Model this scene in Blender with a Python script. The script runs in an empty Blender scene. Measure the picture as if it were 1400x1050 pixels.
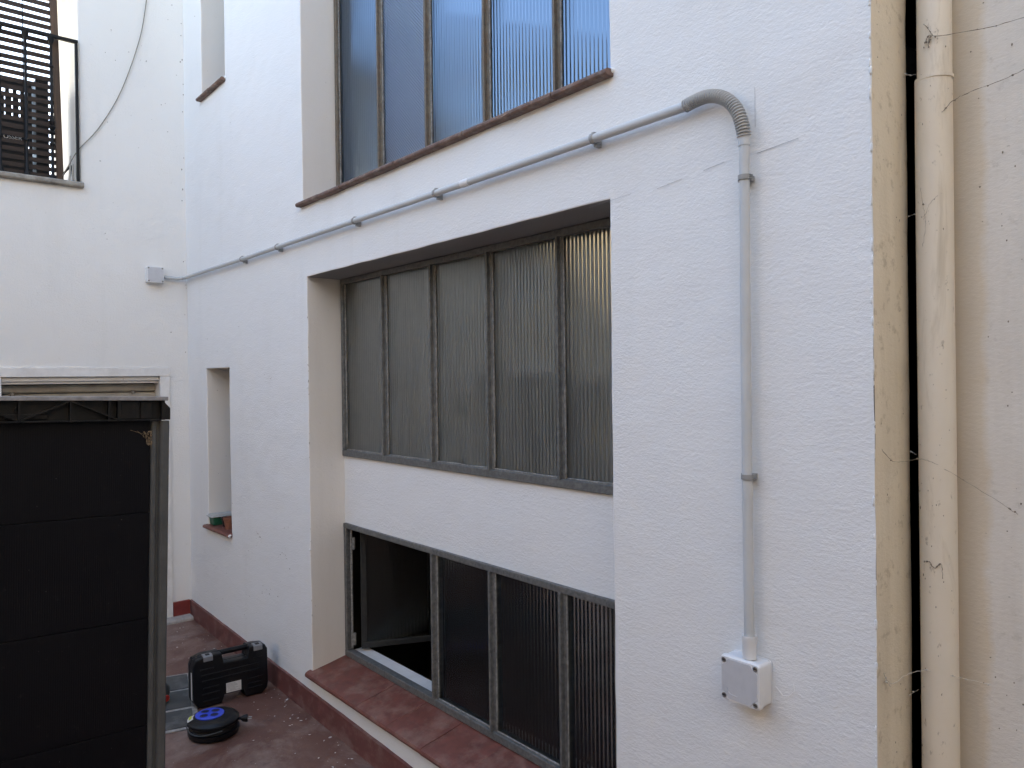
import bpy, bmesh, math, random
from mathutils import Vector, Matrix, noise
rnd = random.Random(7)
S = bpy.context.scene
COL = S.collection
R = math.radians

# ------------------------------------------------------------------ camera
cam_d = bpy.data.cameras.new('camera')
cam = bpy.data.objects.new('camera', cam_d)
COL.objects.link(cam)
S.camera = cam
cam_d.sensor_width = 36.0
cam_d.lens = 26.495
cam_d.clip_start = 0.05
cam_d.clip_end = 600
YAW, PITCH, ROLL = R(139.898), R(-0.370), R(0.720)
fw = Vector((math.cos(YAW)*math.cos(PITCH), math.sin(YAW)*math.cos(PITCH), math.sin(PITCH)))
rt = fw.cross(Vector((0, 0, 1))).normalized()
dn = fw.cross(rt)
r2 = math.cos(ROLL)*rt + math.sin(ROLL)*dn
d2 = -math.sin(ROLL)*rt + math.cos(ROLL)*dn
m = Matrix((r2, -d2, -fw)).transposed().to_4x4()
m.translation = Vector((0, -1.684, 1.65))
cam.matrix_world = m

# ------------------------------------------------------------------ world, sun, exposure
SUN_EL, SUN_ROT = R(30), R(-35)
W = bpy.data.worlds.new('World')
S.world = W
W.use_nodes = True
wn = W.node_tree.nodes
bg = wn['Background']
sky = wn.new('ShaderNodeTexSky')
sky.sky_type = 'NISHITA'
sky.sun_disc = False
sky.sun_elevation = SUN_EL
sky.sun_rotation = SUN_ROT
sky.air_density = 1.0
sky.dust_density = 1.2
sky.ozone_density = 1.6
W.node_tree.links.new(sky.outputs[0], bg.inputs[0])
bg.inputs[1].default_value = 0.15
sun_d = bpy.data.lights.new('sun', 'SUN')
sun_d.energy = 3.0
sun_d.angle = R(0.5)
sun_d.color = (1.0, 0.94, 0.85)
sun = bpy.data.objects.new('sun', sun_d)
COL.objects.link(sun)
to_sun = Vector((math.cos(SUN_EL)*math.sin(SUN_ROT), math.cos(SUN_EL)*math.cos(SUN_ROT), math.sin(SUN_EL)))
sun.rotation_euler = to_sun.to_track_quat('Z', 'Y').to_euler()
sun.location = (0, 20, 20)
vs = S.view_settings
vs.view_transform = 'Standard'
vs.look = 'None'
vs.gamma = 1.0
vs.exposure = 2.82
vs.use_white_balance = True          # camera white balance for open shade
vs.white_balance_temperature = 7600
vs.use_curve_mapping = False
S.cycles.use_denoising = True
S.cycles.max_bounces = 8
S.cycles.diffuse_bounces = 4

# ------------------------------------------------------------------ helpers
def tag(o, label=None, cat=None, group=None, kind=None):
    if label: o['label'] = label
    if cat: o['category'] = cat
    if group: o['group'] = group
    if kind: o['kind'] = kind
    return o

def empty(name, loc=(0, 0, 0), label=None, cat=None, group=None, rot=(0, 0, 0)):
    o = bpy.data.objects.new(name, None)
    COL.objects.link(o)
    o.location = loc
    o.rotation_euler = rot
    o.empty_display_size = 0.1
    return tag(o, label, cat, group)

def obj(name, bm, mat, parent=None, smooth=None, bevel=0, segs=2, kind=None, local=False):
    """link a bmesh as one object; coordinates are world coordinates unless local"""
    me = bpy.data.meshes.new(name)
    bmesh.ops.recalc_face_normals(bm, faces=bm.faces[:])
    bm.to_mesh(me)
    bm.free()
    o = bpy.data.objects.new(name, me)
    COL.objects.link(o)
    if mat: me.materials.append(mat)
    if parent is not None:
        o.parent = parent
        if not local:
            p = parent
            M = Matrix.Identity(4)
            chain = []
            while p is not None:
                chain.append(p); p = p.parent
            for p in reversed(chain):
                M = M @ (p.matrix_parent_inverse @ Matrix.LocRotScale(p.location, p.rotation_euler, p.scale))
            o.matrix_parent_inverse = M.inverted()
    if smooth is not None:
        for pl in me.polygons: pl.use_smooth = True
        if smooth < 180:
            me.set_sharp_from_angle(angle=R(smooth))
    if bevel:
        b = o.modifiers.new('bevel', 'BEVEL')
        b.width = bevel; b.segments = segs; b.limit_method = 'ANGLE'; b.angle_limit = R(35)
    if kind: o['kind'] = kind
    return o

def inst(src, name, parent, loc=(0, 0, 0), rot=(0, 0, 0), scale=(1, 1, 1)):
    o = bpy.data.objects.new(name, src.data)
    COL.objects.link(o)
    o.parent = parent
    o.location = loc; o.rotation_euler = rot; o.scale = scale
    return o

def box(bm, x0, x1, y0, y1, z0, z1):
    v = [bm.verts.new(p) for p in ((x0,y0,z0),(x1,y0,z0),(x1,y1,z0),(x0,y1,z0),(x0,y0,z1),(x1,y0,z1),(x1,y1,z1),(x0,y1,z1))]
    for f in ((0,3,2,1),(4,5,6,7),(0,1,5,4),(1,2,6,5),(2,3,7,6),(3,0,4,7)):
        bm.faces.new([v[i] for i in f])
    return v

def B(*a):
    bm = bmesh.new()
    box(bm, *a)
    return bm

def prism(bm, pts, axis, a, b):
    """extrude 2-D outline along an axis: axis 'x' uses (y,z), 'y' uses (x,z), 'z' uses (x,y)"""
    def P(p, t):
        return {'x': (t, p[0], p[1]), 'y': (p[0], t, p[1]), 'z': (p[0], p[1], t)}[axis]
    v0 = [bm.verts.new(P(p, a)) for p in pts]
    v1 = [bm.verts.new(P(p, b)) for p in pts]
    n = len(pts)
    bm.faces.new(v0); bm.faces.new(v1[::-1])
    for i in range(n):
        bm.faces.new((v0[i], v0[(i+1) % n], v1[(i+1) % n], v1[i]))

def tube(bm, path, rad, n=12, caps=True, rads=None):
    P = [Vector(p) for p in path]
    rings = []
    up = None
    for i, p in enumerate(P):
        t = (P[min(i+1, len(P)-1)] - P[max(i-1, 0)]).normalized()
        if up is None:
            up = Vector((0, 0, 1)) if abs(t.z) < 0.9 else Vector((0, 1, 0))
        a = (up - t*up.dot(t)).normalized()
        up = a
        b = t.cross(a)
        r = rads[i] if rads else rad
        rings.append([bm.verts.new(p + a*r*math.cos(2*math.pi*k/n) + b*r*math.sin(2*math.pi*k/n)) for k in range(n)])
    for i in range(len(P)-1):
        for k in range(n):
            bm.faces.new((rings[i][k], rings[i][(k+1) % n], rings[i+1][(k+1) % n], rings[i+1][k]))
    if caps:
        bm.faces.new(rings[0][::-1]); bm.faces.new(rings[-1])

def lathe(bm, prof, n=32, M=None):
    """profile of (r, z) spun about z"""
    M = M or Matrix.Identity(4)
    rings = []
    for r, z in prof:
        if r < 1e-6:
            rings.append([bm.verts.new(M @ Vector((0, 0, z)))])
        else:
            rings.append([bm.verts.new(M @ Vector((r*math.cos(2*math.pi*k/n), r*math.sin(2*math.pi*k/n), z))) for k in range(n)])
    for a, b in zip(rings, rings[1:]):
        for k in range(n):
            q = [a[k % len(a)], a[(k+1) % len(a)], b[(k+1) % len(b)], b[k % len(b)]]
            u = []
            for x in q:
                if x not in u: u.append(x)
            if len(u) > 2: bm.faces.new(u)

def ramp(a, b, n):
    return [a + (b-a)*i/n for i in range(n+1)]

def smooth_path(pts, n=8):
    P = [Vector(p) for p in pts]
    out = []
    for i in range(len(P)-1):
        p0, p1, p2, p3 = P[max(i-1, 0)], P[i], P[i+1], P[min(i+2, len(P)-1)]
        for k in range(n):
            t = k/n
            out.append(0.5*((2*p1) + (p2-p0)*t + (2*p0-5*p1+4*p2-p3)*t*t + (3*p1-p0-3*p2+p3)*t**3))
    out.append(P[-1])
    return out

# ------------------------------------------------------------------ materials
class Mat:
    def __init__(self, name):
        self.m = bpy.data.materials.new(name)
        self.m.use_nodes = True
        self.t = self.m.node_tree
        self.p = self.t.nodes['Principled BSDF']
        self.tc = None
    def n(self, typ, **kw):
        nd = self.t.nodes.new(typ)
        for k, v in kw.items(): setattr(nd, k, v)
        return nd
    def link(self, a, b): self.t.links.new(a, b)
    def co(self):
        if not self.tc:
            g = self.n('ShaderNodeNewGeometry')
            self.tc = g.outputs['Position']
        return self.tc
    def obj_co(self):
        return self.n('ShaderNodeTexCoord').outputs['Object']
    def noise(self, scale, detail=4, rough=0.55, stretch=None, src=None, dist=0):
        s = src or self.co()
        if stretch:
            mp = self.n('ShaderNodeMapping')
            mp.inputs['Scale'].default_value = stretch
            self.link(s, mp.inputs[0]); s = mp.outputs[0]
        nz = self.n('ShaderNodeTexNoise')
        nz.inputs['Scale'].default_value = scale
        nz.inputs['Detail'].default_value = detail
        nz.inputs['Roughness'].default_value = rough
        nz.inputs['Distortion'].default_value = dist
        self.link(s, nz.inputs['Vector'])
        return nz.outputs['Fac']
    def ramp(self, fac, lo, hi, a=0.0, b=1.0):
        r = self.n('ShaderNodeMapRange')
        r.inputs[1].default_value = lo; r.inputs[2].default_value = hi
        r.inputs[3].default_value = a; r.inputs[4].default_value = b
        self.link(fac, r.inputs[0])
        return r.outputs[0]
    def mix(self, fac, a, b, mode='MIX'):
        x = self.n('ShaderNodeMix', data_type='RGBA', blend_type=mode)
        for s, v in ((x.inputs[0], fac), (x.inputs[6], a), (x.inputs[7], b)):
            if isinstance(v, (int, float)): s.default_value = v
            elif isinstance(v, tuple): s.default_value = (*v, 1)
            else: self.link(v, s)
        return x.outputs[2]
    def math(self, op, a, b=0.0):
        x = self.n('ShaderNodeMath', operation=op)
        for s, v in zip(x.inputs, (a, b)):
            if isinstance(v, (int, float)): s.default_value = v
            else: self.link(v, s)
        return x.outputs[0]
    def bump(self, h, strength=0.5, dist=0.01, prev=None):
        b = self.n('ShaderNodeBump')
        b.inputs['Strength'].default_value = strength
        b.inputs['Distance'].default_value = dist
        self.link(h, b.inputs['Height'])
        if prev is not None: self.link(prev, b.inputs['Normal'])
        return b.outputs[0]
    def fin(self, color=None, rough=None, normal=None, metal=None, spec=None):
        for k, v in (('Base Color', color), ('Roughness', rough), ('Normal', normal), ('Metallic', metal), ('Specular IOR Level', spec)):
            if v is None: continue
            s = self.p.inputs[k]
            if isinstance(v, (int, float)): s.default_value = v
            elif isinstance(v, tuple): s.default_value = (*v, 1)
            else: self.link(v, s)
        return self.m

def plaster(name, base, dirt=(0.45, 0.42, 0.36), dirt_amt=0.25, grain=1.0, streak=0.12, th=0.66):
    k = Mat(name)
    big = k.noise(1.3, 5, 0.6)
    c = k.mix(k.ramp(big, 0.35, 0.7, 0, 0.10), base, tuple(x*0.86 for x in base))
    st = k.noise(5, 6, 0.65, stretch=(1.0, 1.0, 0.12))
    c = k.mix(k.ramp(st, 0.55, 0.8, 0, streak), c, dirt)
    sp = k.noise(26, 5, 0.7)
    c = k.mix(k.ramp(sp, th, th+0.09, 0, dirt_amt), c, dirt)
    spk = k.noise(75, 2, 0.5)
    c = k.mix(k.ramp(spk, 0.76, 0.80, 0, dirt_amt*1.6), c, (0.16, 0.13, 0.10))
    h1 = k.noise(13, 6, 0.62, stretch=(0.8, 1, 2.2), dist=0.6)
    h2 = k.noise(95, 4, 0.6, stretch=(0.8, 1, 1.4))
    h3 = k.noise(300, 2, 0.6)
    n = k.bump(h1, 0.17*grain, 0.011)
    n = k.bump(h2, 0.45*grain, 0.004, n)
    n = k.bump(h3, 0.35*grain, 0.0015, n)
    return k.fin(c, 0.85, n, spec=0.25)

M_white = plaster('white_plaster', (0.80, 0.80, 0.79), dirt_amt=0.16)
M_white2 = plaster('warm_white_plaster', (0.80, 0.785, 0.755), dirt_amt=0.22)
M_reveal = plaster('cream_reveal_plaster', (0.81, 0.765, 0.705), dirt_amt=0.3, grain=0.7)
M_cream = plaster('cream_plaster', (0.73, 0.645, 0.515), dirt=(0.34, 0.27, 0.18), dirt_amt=0.40, grain=0.6, streak=0.35, th=0.57)
M_grey = plaster('grey_cream_plaster', (0.71, 0.66, 0.59), dirt=(0.36, 0.31, 0.25), dirt_amt=0.25, grain=0.6, streak=0.3, th=0.58)
def painted_grey():
    m_ = plaster('grey_wall_with_cream_edge', (0.71, 0.66, 0.59), dirt=(0.36, 0.31, 0.25), dirt_amt=0.25, grain=0.6, streak=0.3, th=0.58)
    k = Mat.__new__(Mat); k.m = m_; k.t = m_.node_tree; k.p = k.t.nodes['Principled BSDF']; k.tc = None
    src = k.p.inputs['Base Color'].links[0].from_socket
    sx = k.n('ShaderNodeSeparateXYZ'); k.link(k.co(), sx.inputs[0])
    e_ = k.math('ADD', sx.outputs[0], k.math('MULTIPLY', k.math('SUBTRACT', k.noise(9, 5, 0.6), 0.5), 0.05))
    k.link(k.mix(k.ramp(e_, -0.622, -0.604, 0.8, 0.0), src, (0.66, 0.55, 0.41)), k.p.inputs['Base Color'])
    return m_
M_grey2 = painted_grey()
M_joint = plaster('dark_joint_mortar', (0.06, 0.05, 0.04), dirt_amt=0.4)
M_ochre = plaster('ochre_plaster', (0.55, 0.45, 0.32), dirt_amt=0.2)

def simple(name, col, rough=0.6, var=0.15, scale=30, metal=0.0, bump=0.15, spec=0.5, dirt=None, dirt_amt=0.4, dscale=8):
    k = Mat(name)
    nz = k.noise(scale, 4, 0.6)
    c = k.mix(k.ramp(nz, 0.3, 0.7), tuple(x*(1-var) for x in col), tuple(min(1, x*(1+var)) for x in col))
    if dirt:
        d = k.noise(dscale, 6, 0.7)
        c = k.mix(k.ramp(d, 0.48, 0.68, 0, dirt_amt), c, dirt)
    n = k.bump(k.noise(scale*4, 3, 0.6), bump, 0.002) if bump else None
    rr = k.ramp(nz, 0.3, 0.7, rough*0.85, min(1, rough*1.15))
    return k.fin(c, rr, n, metal, spec)

M_steel = simple('weathered_steel_paint', (0.115, 0.115, 0.11), 0.55, 0.35, 60, bump=0.5, dirt=(0.19, 0.18, 0.165), dirt_amt=0.6, dscale=30)
M_sash = simple('shaded_sash_paint', (0.03, 0.03, 0.029), 0.55, 0.35, 60, bump=0.4)  # steel frame paint darkened to carry the shade inside the room
M_soffit = plaster('shaded_grey_soffit', (0.28, 0.28, 0.285), dirt_amt=0.3, grain=0.7)  # grey deepened so the colour holds the shade under the opening head
M_rust = simple('rusty_steel_paint', (0.14, 0.115, 0.085), 0.6, 0.35, 60, bump=0.5, dirt=(0.13, 0.07, 0.035), dirt_amt=0.7, dscale=14)
M_putty = simple('window_putty', (0.26, 0.25, 0.23), 0.8, 0.4, 80, bump=0.6, dirt=(0.08, 0.07, 0.06), dirt_amt=0.7, dscale=25)
M_terra = simple('red_painted_tile', (0.165, 0.052, 0.038), 0.5, 0.25, 22, bump=0.35, dirt=(0.30, 0.19, 0.15), dirt_amt=0.55, dscale=7)
M_oldtile = simple('old_clay_tile', (0.16, 0.095, 0.072), 0.75, 0.4, 30, bump=0.6, dirt=(0.34, 0.28, 0.24), dirt_amt=0.55, dscale=22)
M_skirt = simple('red_oxide_skirting', (0.155, 0.052, 0.046), 0.6, 0.2, 18, bump=0.4, dirt=(0.26, 0.19, 0.17), dirt_amt=0.6, dscale=9)
M_skirt2 = simple('bright_red_skirting', (0.20, 0.030, 0.026), 0.55, 0.15, 18, bump=0.3)
M_pvc = simple('grey_pvc', (0.53, 0.545, 0.55), 0.6, 0.05, 12, bump=0.04)
M_pvc_l = simple('pale_pvc', (0.72, 0.72, 0.72), 0.4, 0.04, 12, bump=0.04)
M_flex = simple('flexible_conduit', (0.42, 0.415, 0.40), 0.45, 0.06, 12, bump=0.04)
M_cover = simple('box_cover_grey', (0.53, 0.535, 0.555), 0.5, 0.05, 40, bump=0.08)
M_clip = simple('clip_grey', (0.30, 0.30, 0.29), 0.45, 0.1, 30, bump=0.05)
M_screw = simple('screw_zinc', (0.35, 0.34, 0.33), 0.35, 0.2, 200, metal=0.9, bump=0.1)
M_dark = simple('dark_slot', (0.02, 0.02, 0.02), 0.8, 0.2, 60, bump=0)
M_iron = simple('black_iron', (0.008, 0.008, 0.009), 0.55, 0.3, 60, bump=0.3, spec=0.25, dirt=(0.02, 0.018, 0.016), dscale=20)
M_stone = simple('weathered_stone', (0.30, 0.275, 0.24), 0.85, 0.3, 20, bump=0.6, dirt=(0.11, 0.09, 0.07), dirt_amt=0.7, dscale=9)
M_thresh = simple('stone_threshold', (0.40, 0.37, 0.34), 0.8, 0.2, 25, bump=0.4, dirt=(0.2, 0.17, 0.15), dirt_amt=0.5)
M_frame_w = simple('white_gloss_paint', (0.78, 0.765, 0.74), 0.45, 0.05, 12, bump=0.1, dirt=(0.5, 0.46, 0.4), dirt_amt=0.3)
M_shutter = simple('beige_roller_shutter', (0.40, 0.365, 0.31), 0.55, 0.1, 15, bump=0.1, dirt=(0.22, 0.19, 0.15), dirt_amt=0.5)
M_crate = simple('crate_plastic', (0.005, 0.004, 0.004), 0.5, 0.2, 20, bump=0.05)
M_letter = simple('white_lettering', (0.85, 0.85, 0.83), 0.6, 0.1, 50, bump=0)
M_blackpl = simple('black_plastic', (0.0045, 0.0045, 0.006), 0.42, 0.25, 40, bump=0.15, spec=0.3, dirt=(0.010, 0.010, 0.010), dirt_amt=0.5, dscale=12)
M_latch = simple('grey_latch', (0.20, 0.20, 0.205), 0.45, 0.1, 40, bump=0.1)
M_blue = simple('blue_plastic', (0.03, 0.075, 0.58), 0.4, 0.12, 30, bump=0.05)
M_blue_d = simple('dark_blue_socket', (0.006, 0.008, 0.05), 0.5, 0.1, 30, bump=0)
M_label = simple('white_sticker', (0.66, 0.64, 0.61), 0.55, 0.06, 60, bump=0.05)
M_print = simple('sticker_print', (0.25, 0.24, 0.24), 0.7, 0.1, 60, bump=0)
M_yellow = simple('yellow_green_sticker', (0.55, 0.62, 0.04), 0.5, 0.1, 60, bump=0)
M_cable = simple('black_rubber_cable', (0.006, 0.006, 0.0065), 0.6, 0.2, 40, bump=0.1)
M_cord = simple('grey_cord', (0.26, 0.24, 0.20), 0.7, 0.1, 40, bump=0.1)
M_red = simple('red_plastic', (0.45, 0.03, 0.02), 0.45, 0.1, 40, bump=0)
M_dgrey = simple('dark_grey_plastic', (0.06, 0.065, 0.065), 0.5, 0.2, 40, bump=0.1)
M_green = simple('green_plastic', (0.010, 0.10, 0.055), 0.45, 0.2, 40, bump=0.05)
M_clay = simple('terracotta_pot', (0.25, 0.095, 0.055), 0.75, 0.25, 40, bump=0.3)
M_soil = simple('dry_soil', (0.07, 0.05, 0.038), 0.95, 0.5, 120, bump=0.8)
M_bottle = simple('frosted_bottle', (0.42, 0.43, 0.42), 0.35, 0.1, 40, bump=0)
M_cob = simple('dusty_cobweb', (0.20, 0.165, 0.125), 0.95, 0.4, 300, bump=0)
M_cob_l = simple('pale_cobweb', (0.5, 0.47, 0.42), 0.95, 0.3, 300, bump=0)
M_chip = simple('paint_chips', (0.62, 0.60, 0.57), 0.85, 0.2, 200, bump=0)
M_speck = simple('wall_speck_dirt', (0.33, 0.30, 0.27), 0.9, 0.4, 200, bump=0)
M_leaf = simple('dry_debris', (0.26, 0.19, 0.12), 0.9, 0.5, 200, bump=0)
M_pencil = simple('pencil_line', (0.42, 0.41, 0.40), 0.9, 0.3, 200, bump=0)
M_interior = simple('room_plaster', (0.50, 0.48, 0.43), 0.9, 0.1, 3, bump=0.1)
M_dim = simple('shaded_room_wall', (0.06, 0.055, 0.05), 0.9, 0.2, 4, bump=0.1)  # wall colour darkened to stand in for the unlit room
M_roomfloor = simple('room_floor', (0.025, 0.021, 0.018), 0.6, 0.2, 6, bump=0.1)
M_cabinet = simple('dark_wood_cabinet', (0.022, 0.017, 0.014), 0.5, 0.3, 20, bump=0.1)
M_roof = simple('roof_tile', (0.28, 0.13, 0.08), 0.85, 0.3, 12, bump=0.4)

def wood(name, col):
    k = Mat(name)
    g = k.noise(6, 6, 0.65, stretch=(8, 1.2, 8))
    c = k.mix(k.ramp(g, 0.35, 0.65), tuple(x*0.55 for x in col), tuple(min(1, x*1.4) for x in col))
    return k.fin(c, 0.65, k.bump(k.noise(60, 3, 0.6, stretch=(4, 0.5, 4)), 0.3, 0.002))
M_slat = wood('brown_slat_wood', (0.036, 0.021, 0.015))
def wood_v(name, col):
    k = Mat(name)
    g = k.noise(6, 6, 0.65, stretch=(9, 9, 0.7))
    c = k.mix(k.ramp(g, 0.35, 0.65), tuple(x*0.6 for x in col), tuple(min(1, x*1.5) for x in col))
    return k.fin(c, 0.6, k.bump(k.noise(60, 3, 0.6, stretch=(4, 4, 0.5)), 0.3, 0.002))
M_post = wood_v('brown_post_wood', (0.075, 0.040, 0.021))

def pipe_paint():
    k = Mat('cream_pipe_paint')
    c = k.mix(k.ramp(k.noise(3, 5, 0.6), 0.35, 0.7, 0, 0.5), (0.73, 0.655, 0.545), (0.66, 0.55, 0.41))
    st = k.noise(14, 6, 0.7, stretch=(1, 1, 0.10), dist=0.8)
    c = k.mix(k.ramp(st, 0.54, 0.74, 0, 0.55), c, (0.30, 0.22, 0.13))
    c = k.mix(k.ramp(k.noise(60, 4, 0.75, stretch=(1, 1, 0.5)), 0.63, 0.72, 0, 0.6), c, (0.20, 0.15, 0.10))
    return k.fin(c, 0.5, k.bump(k.noise(50, 4, 0.6), 0.15, 0.003))
M_pipe = pipe_paint()

def floor_paint():
    k = Mat('red_brown_floor_paint')
    a = k.noise(3.5, 7, 0.65)
    c = k.mix(k.ramp(a, 0.35, 0.7), (0.115, 0.047, 0.034), (0.172, 0.086, 0.064))
    d = k.noise(2.1, 8, 0.72, dist=0.6)
    c = k.mix(k.ramp(d, 0.46, 0.70, 0, 0.75), c, (0.36, 0.275, 0.23))
    e = k.noise(22, 6, 0.75)
    c = k.mix(k.ramp(e, 0.60, 0.74, 0, 0.6), c, (0.36, 0.32, 0.30))
    f = k.noise(11, 5, 0.7)
    c = k.mix(k.ramp(f, 0.60, 0.72, 0, 0.5), c, (0.045, 0.028, 0.026))
    g = k.noise(120, 2, 0.5)
    c = k.mix(k.ramp(g, 0.74, 0.78, 0, 0.8), c, (0.55, 0.52, 0.5))
    n = k.bump(a, 0.3, 0.01)
    n = k.bump(k.noise(90, 5, 0.65), 0.4, 0.003, n)
    return k.fin(c, k.ramp(d, 0.4, 0.7, 0.5, 0.85), n)
M_floor = floor_paint()
M_slab = simple('grey_floor_slab', (0.060, 0.060, 0.056), 0.75, 0.25, 9, bump=0.4, dirt=(0.24, 0.22, 0.21), dirt_amt=0.5, dscale=5)
M_mortar = simple('pale_mortar', (0.30, 0.275, 0.25), 0.9, 0.4, 30, bump=0.5)
M_ground = simple('courtyard_ground', (0.16, 0.14, 0.12), 0.9, 0.2, 3, bump=0.2)

def corr_black():
    k = Mat('black_corrugated_sheet')
    sx = k.n('ShaderNodeSeparateXYZ')
    k.link(k.obj_co(), sx.inputs[0])
    w = k.math('SINE', k.math('MULTIPLY', sx.outputs[1], 2*math.pi/0.006))
    c = k.mix(k.ramp(k.noise(3, 5, 0.6), 0.3, 0.7), (0.0028, 0.0026, 0.0042), (0.0048, 0.0045, 0.0062))
    c = k.mix(k.ramp(k.noise(150, 2, 0.5), 0.775, 0.80, 0, 0.5), c, (0.3, 0.28, 0.26))
    c = k.mix(k.ramp(k.noise(30, 5, 0.75), 0.62, 0.8, 0, 0.10), c, (0.2, 0.18, 0.16))
    return k.fin(c, 0.5, k.bump(w, 0.12, 0.0008), spec=0.16)
M_sheet = corr_black()
M_rail = simple('black_rail_plastic', (0.006, 0.0055, 0.0055), 0.5, 0.3, 40, bump=0.3, dirt=(0.022, 0.018, 0.016), dirt_amt=0.7, dscale=14, spec=0.3)
M_lip = simple('dusty_grey_lip', (0.26, 0.25, 0.25), 0.7, 0.3, 40, bump=0.3, dirt=(0.28, 0.26, 0.24), dscale=14)
M_profile = simple('grey_metal_profile', (0.085, 0.085, 0.082), 0.5, 0.12, 25, bump=0.1, dirt=(0.05, 0.05, 0.05), dirt_amt=0.4, spec=0.35)

def glass(name, dust=0.10, dust_col=(0.5, 0.49, 0.45), tint=(0.80, 0.83, 0.80), blur=0.30, gloss=0.06, relief=None, ior=1.52, gcol=(1, 1, 1)):
    k = Mat(name)
    t = k.t
    out = t.nodes['Material Output']
    t.nodes.remove(k.p)
    fr = k.n('ShaderNodeFresnel'); fr.inputs[0].default_value = ior
    gl = k.n('ShaderNodeBsdfGlossy'); gl.inputs['Roughness'].default_value = gloss; gl.inputs['Color'].default_value = (*gcol, 1)
    rf = k.n('ShaderNodeBsdfRefraction'); rf.inputs['IOR'].default_value = 1.04
    rf.inputs['Roughness'].default_value = blur
    rf.inputs['Color'].default_value = (*tint, 1)
    df = k.n('ShaderNodeBsdfDiffuse'); df.inputs['Color'].default_value = (*dust_col, 1)
    tl = k.n('ShaderNodeBsdfTranslucent'); tl.inputs['Color'].default_value = (*dust_col, 1)
    a = k.n('ShaderNodeMixShader'); a.inputs[0].default_value = 0.5
    k.link(df.outputs[0], a.inputs[1]); k.link(tl.outputs[0], a.inputs[2])
    b = k.n('ShaderNodeMixShader')
    k.link(k.ramp(k.noise(9, 5, 0.7), 0.3, 0.75, dust*0.5, dust*1.6), b.inputs[0])
    k.link(rf.outputs[0], b.inputs[1]); k.link(a.outputs[0], b.inputs[2])
    c = k.n('ShaderNodeMixShader')
    k.link(fr.outputs[0], c.inputs[0]); k.link(b.outputs[0], c.inputs[1]); k.link(gl.outputs[0], c.inputs[2])
    k.link(c.outputs[0], out.inputs[0])
    if relief == 'diamond':
        sx = k.n('ShaderNodeSeparateXYZ'); k.link(k.co(), sx.inputs[0])
        u = k.math('ADD', sx.outputs[0], sx.outputs[2]); v = k.math('SUBTRACT', sx.outputs[0], sx.outputs[2])
        f = 2*math.pi/0.016
        h = k.math('ADD', k.math('SINE', k.math('MULTIPLY', u, f)), k.math('SINE', k.math('MULTIPLY', v, f)))
        nb = k.bump(h, 0.55, 0.0016)
        for nd in (gl, rf, fr): k.link(nb, nd.inputs['Normal'])
    return k.m
M_glass = glass('fluted_glass', dust=0.24, dust_col=(0.44, 0.455, 0.45), ior=2.2, tint=(0.9, 0.92, 0.9), gcol=(0.95, 0.98, 0.96))
M_glass_up = glass('fluted_glass_upper', dust=0.04, ior=2.8, gcol=(0.58, 0.76, 1.0))  # gloss colour tinted blue to deepen the reflected sky
M_glass_dia = glass('diamond_glass', dust=0.06, gloss=0.10, relief='diamond', ior=2.8, gcol=(0.62, 0.76, 1.0))  # sky blue put into the gloss colour here too
M_glass_low = glass('fluted_glass_lower', dust=0.02, blur=0.2, ior=1.45, gcol=(0.85, 0.92, 1.0))

# ------------------------------------------------------------------ geometry builders for walls and panes
def breaks(edges, step):
    out = []
    e = sorted(set(edges))
    for a, b in zip(e, e[1:]):
        n = max(1, int(math.ceil((b-a)/step)))
        out += [a + (b-a)*i/n for i in range(n)]
    out.append(e[-1])
    return out

def wobble(p, amp):
    a = noise.noise(p*1.1)*amp*1.6 + noise.noise(p*6.0 + Vector((5, 3, 1)))*amp*0.7
    return a

def wall_mesh(us, vs_, holes, mapping, amp=0.002, reveal_mat_index=1, plugs=()):
    """front sheet on a (u,v) grid with rectangular holes; each hole = (u0,u1,v0,v1,depth).
    plugs = (u0,u1,v0,v1,depth): closed panels at that depth"""
    bm = bmesh.new()
    vt = {}
    def V(i, j, d):
        key = (i, j, round(d, 4))
        if key not in vt:
            p = Vector(mapping(us[i], vs_[j], d))
            q = Vector((noise.noise(p*9+Vector((1, 7, 3))), noise.noise(p*9+Vector((9, 2, 8))), noise.noise(p*9+Vector((4, 4, 6)))))*amp*0.9
            n = Vector(mapping(0, 0, 1)) - Vector(mapping(0, 0, 0))
            vt[key] = bm.verts.new(p + q + n*wobble(p, amp))
        return vt[key]
    e = 1e-6
    def inh(u, v):
        for h in holes:
            if h[0]-e < u < h[1]+e and h[2]-e < v < h[3]+e: return h
    hm = {}
    for i in range(len(us)-1):
        for j in range(len(vs_)-1):
            u = (us[i]+us[i+1])/2; v = (vs_[j]+vs_[j+1])/2
            h = inh(u, v)
            hm[i, j] = h
            if h is None:
                bm.faces.new((V(i, j, 0), V(i+1, j, 0), V(i+1, j+1, 0), V(i, j+1, 0)))
            for g in plugs:
                if g[0]-e < u < g[1]+e and g[2]-e < v < g[3]+e:
                    bm.faces.new((V(i, j, g[4]), V(i+1, j, g[4]), V(i+1, j+1, g[4]), V(i, j+1, g[4])))
    for (i, j), h in list(hm.items()):
        if h is None: continue
        nd = max(1, int(math.ceil(h[4]/0.04)))
        ds = [h[4]*k/nd for k in range(nd+1)]
        for di, dj, a, b in ((-1, 0, (i, j), (i, j+1)), (1, 0, (i+1, j), (i+1, j+1)), (0, -1, (i, j), (i+1, j)), (0, 1, (i, j+1), (i+1, j+1))):
            nb = hm.get((i+di, j+dj), 'out')
            if nb is None:
                for k in range(nd):
                    f = bm.faces.new((V(*a, ds[k]), V(*b, ds[k]), V(*b, ds[k+1]), V(*a, ds[k+1])))
                    f.material_index = reveal_mat_index
    return bm

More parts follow.
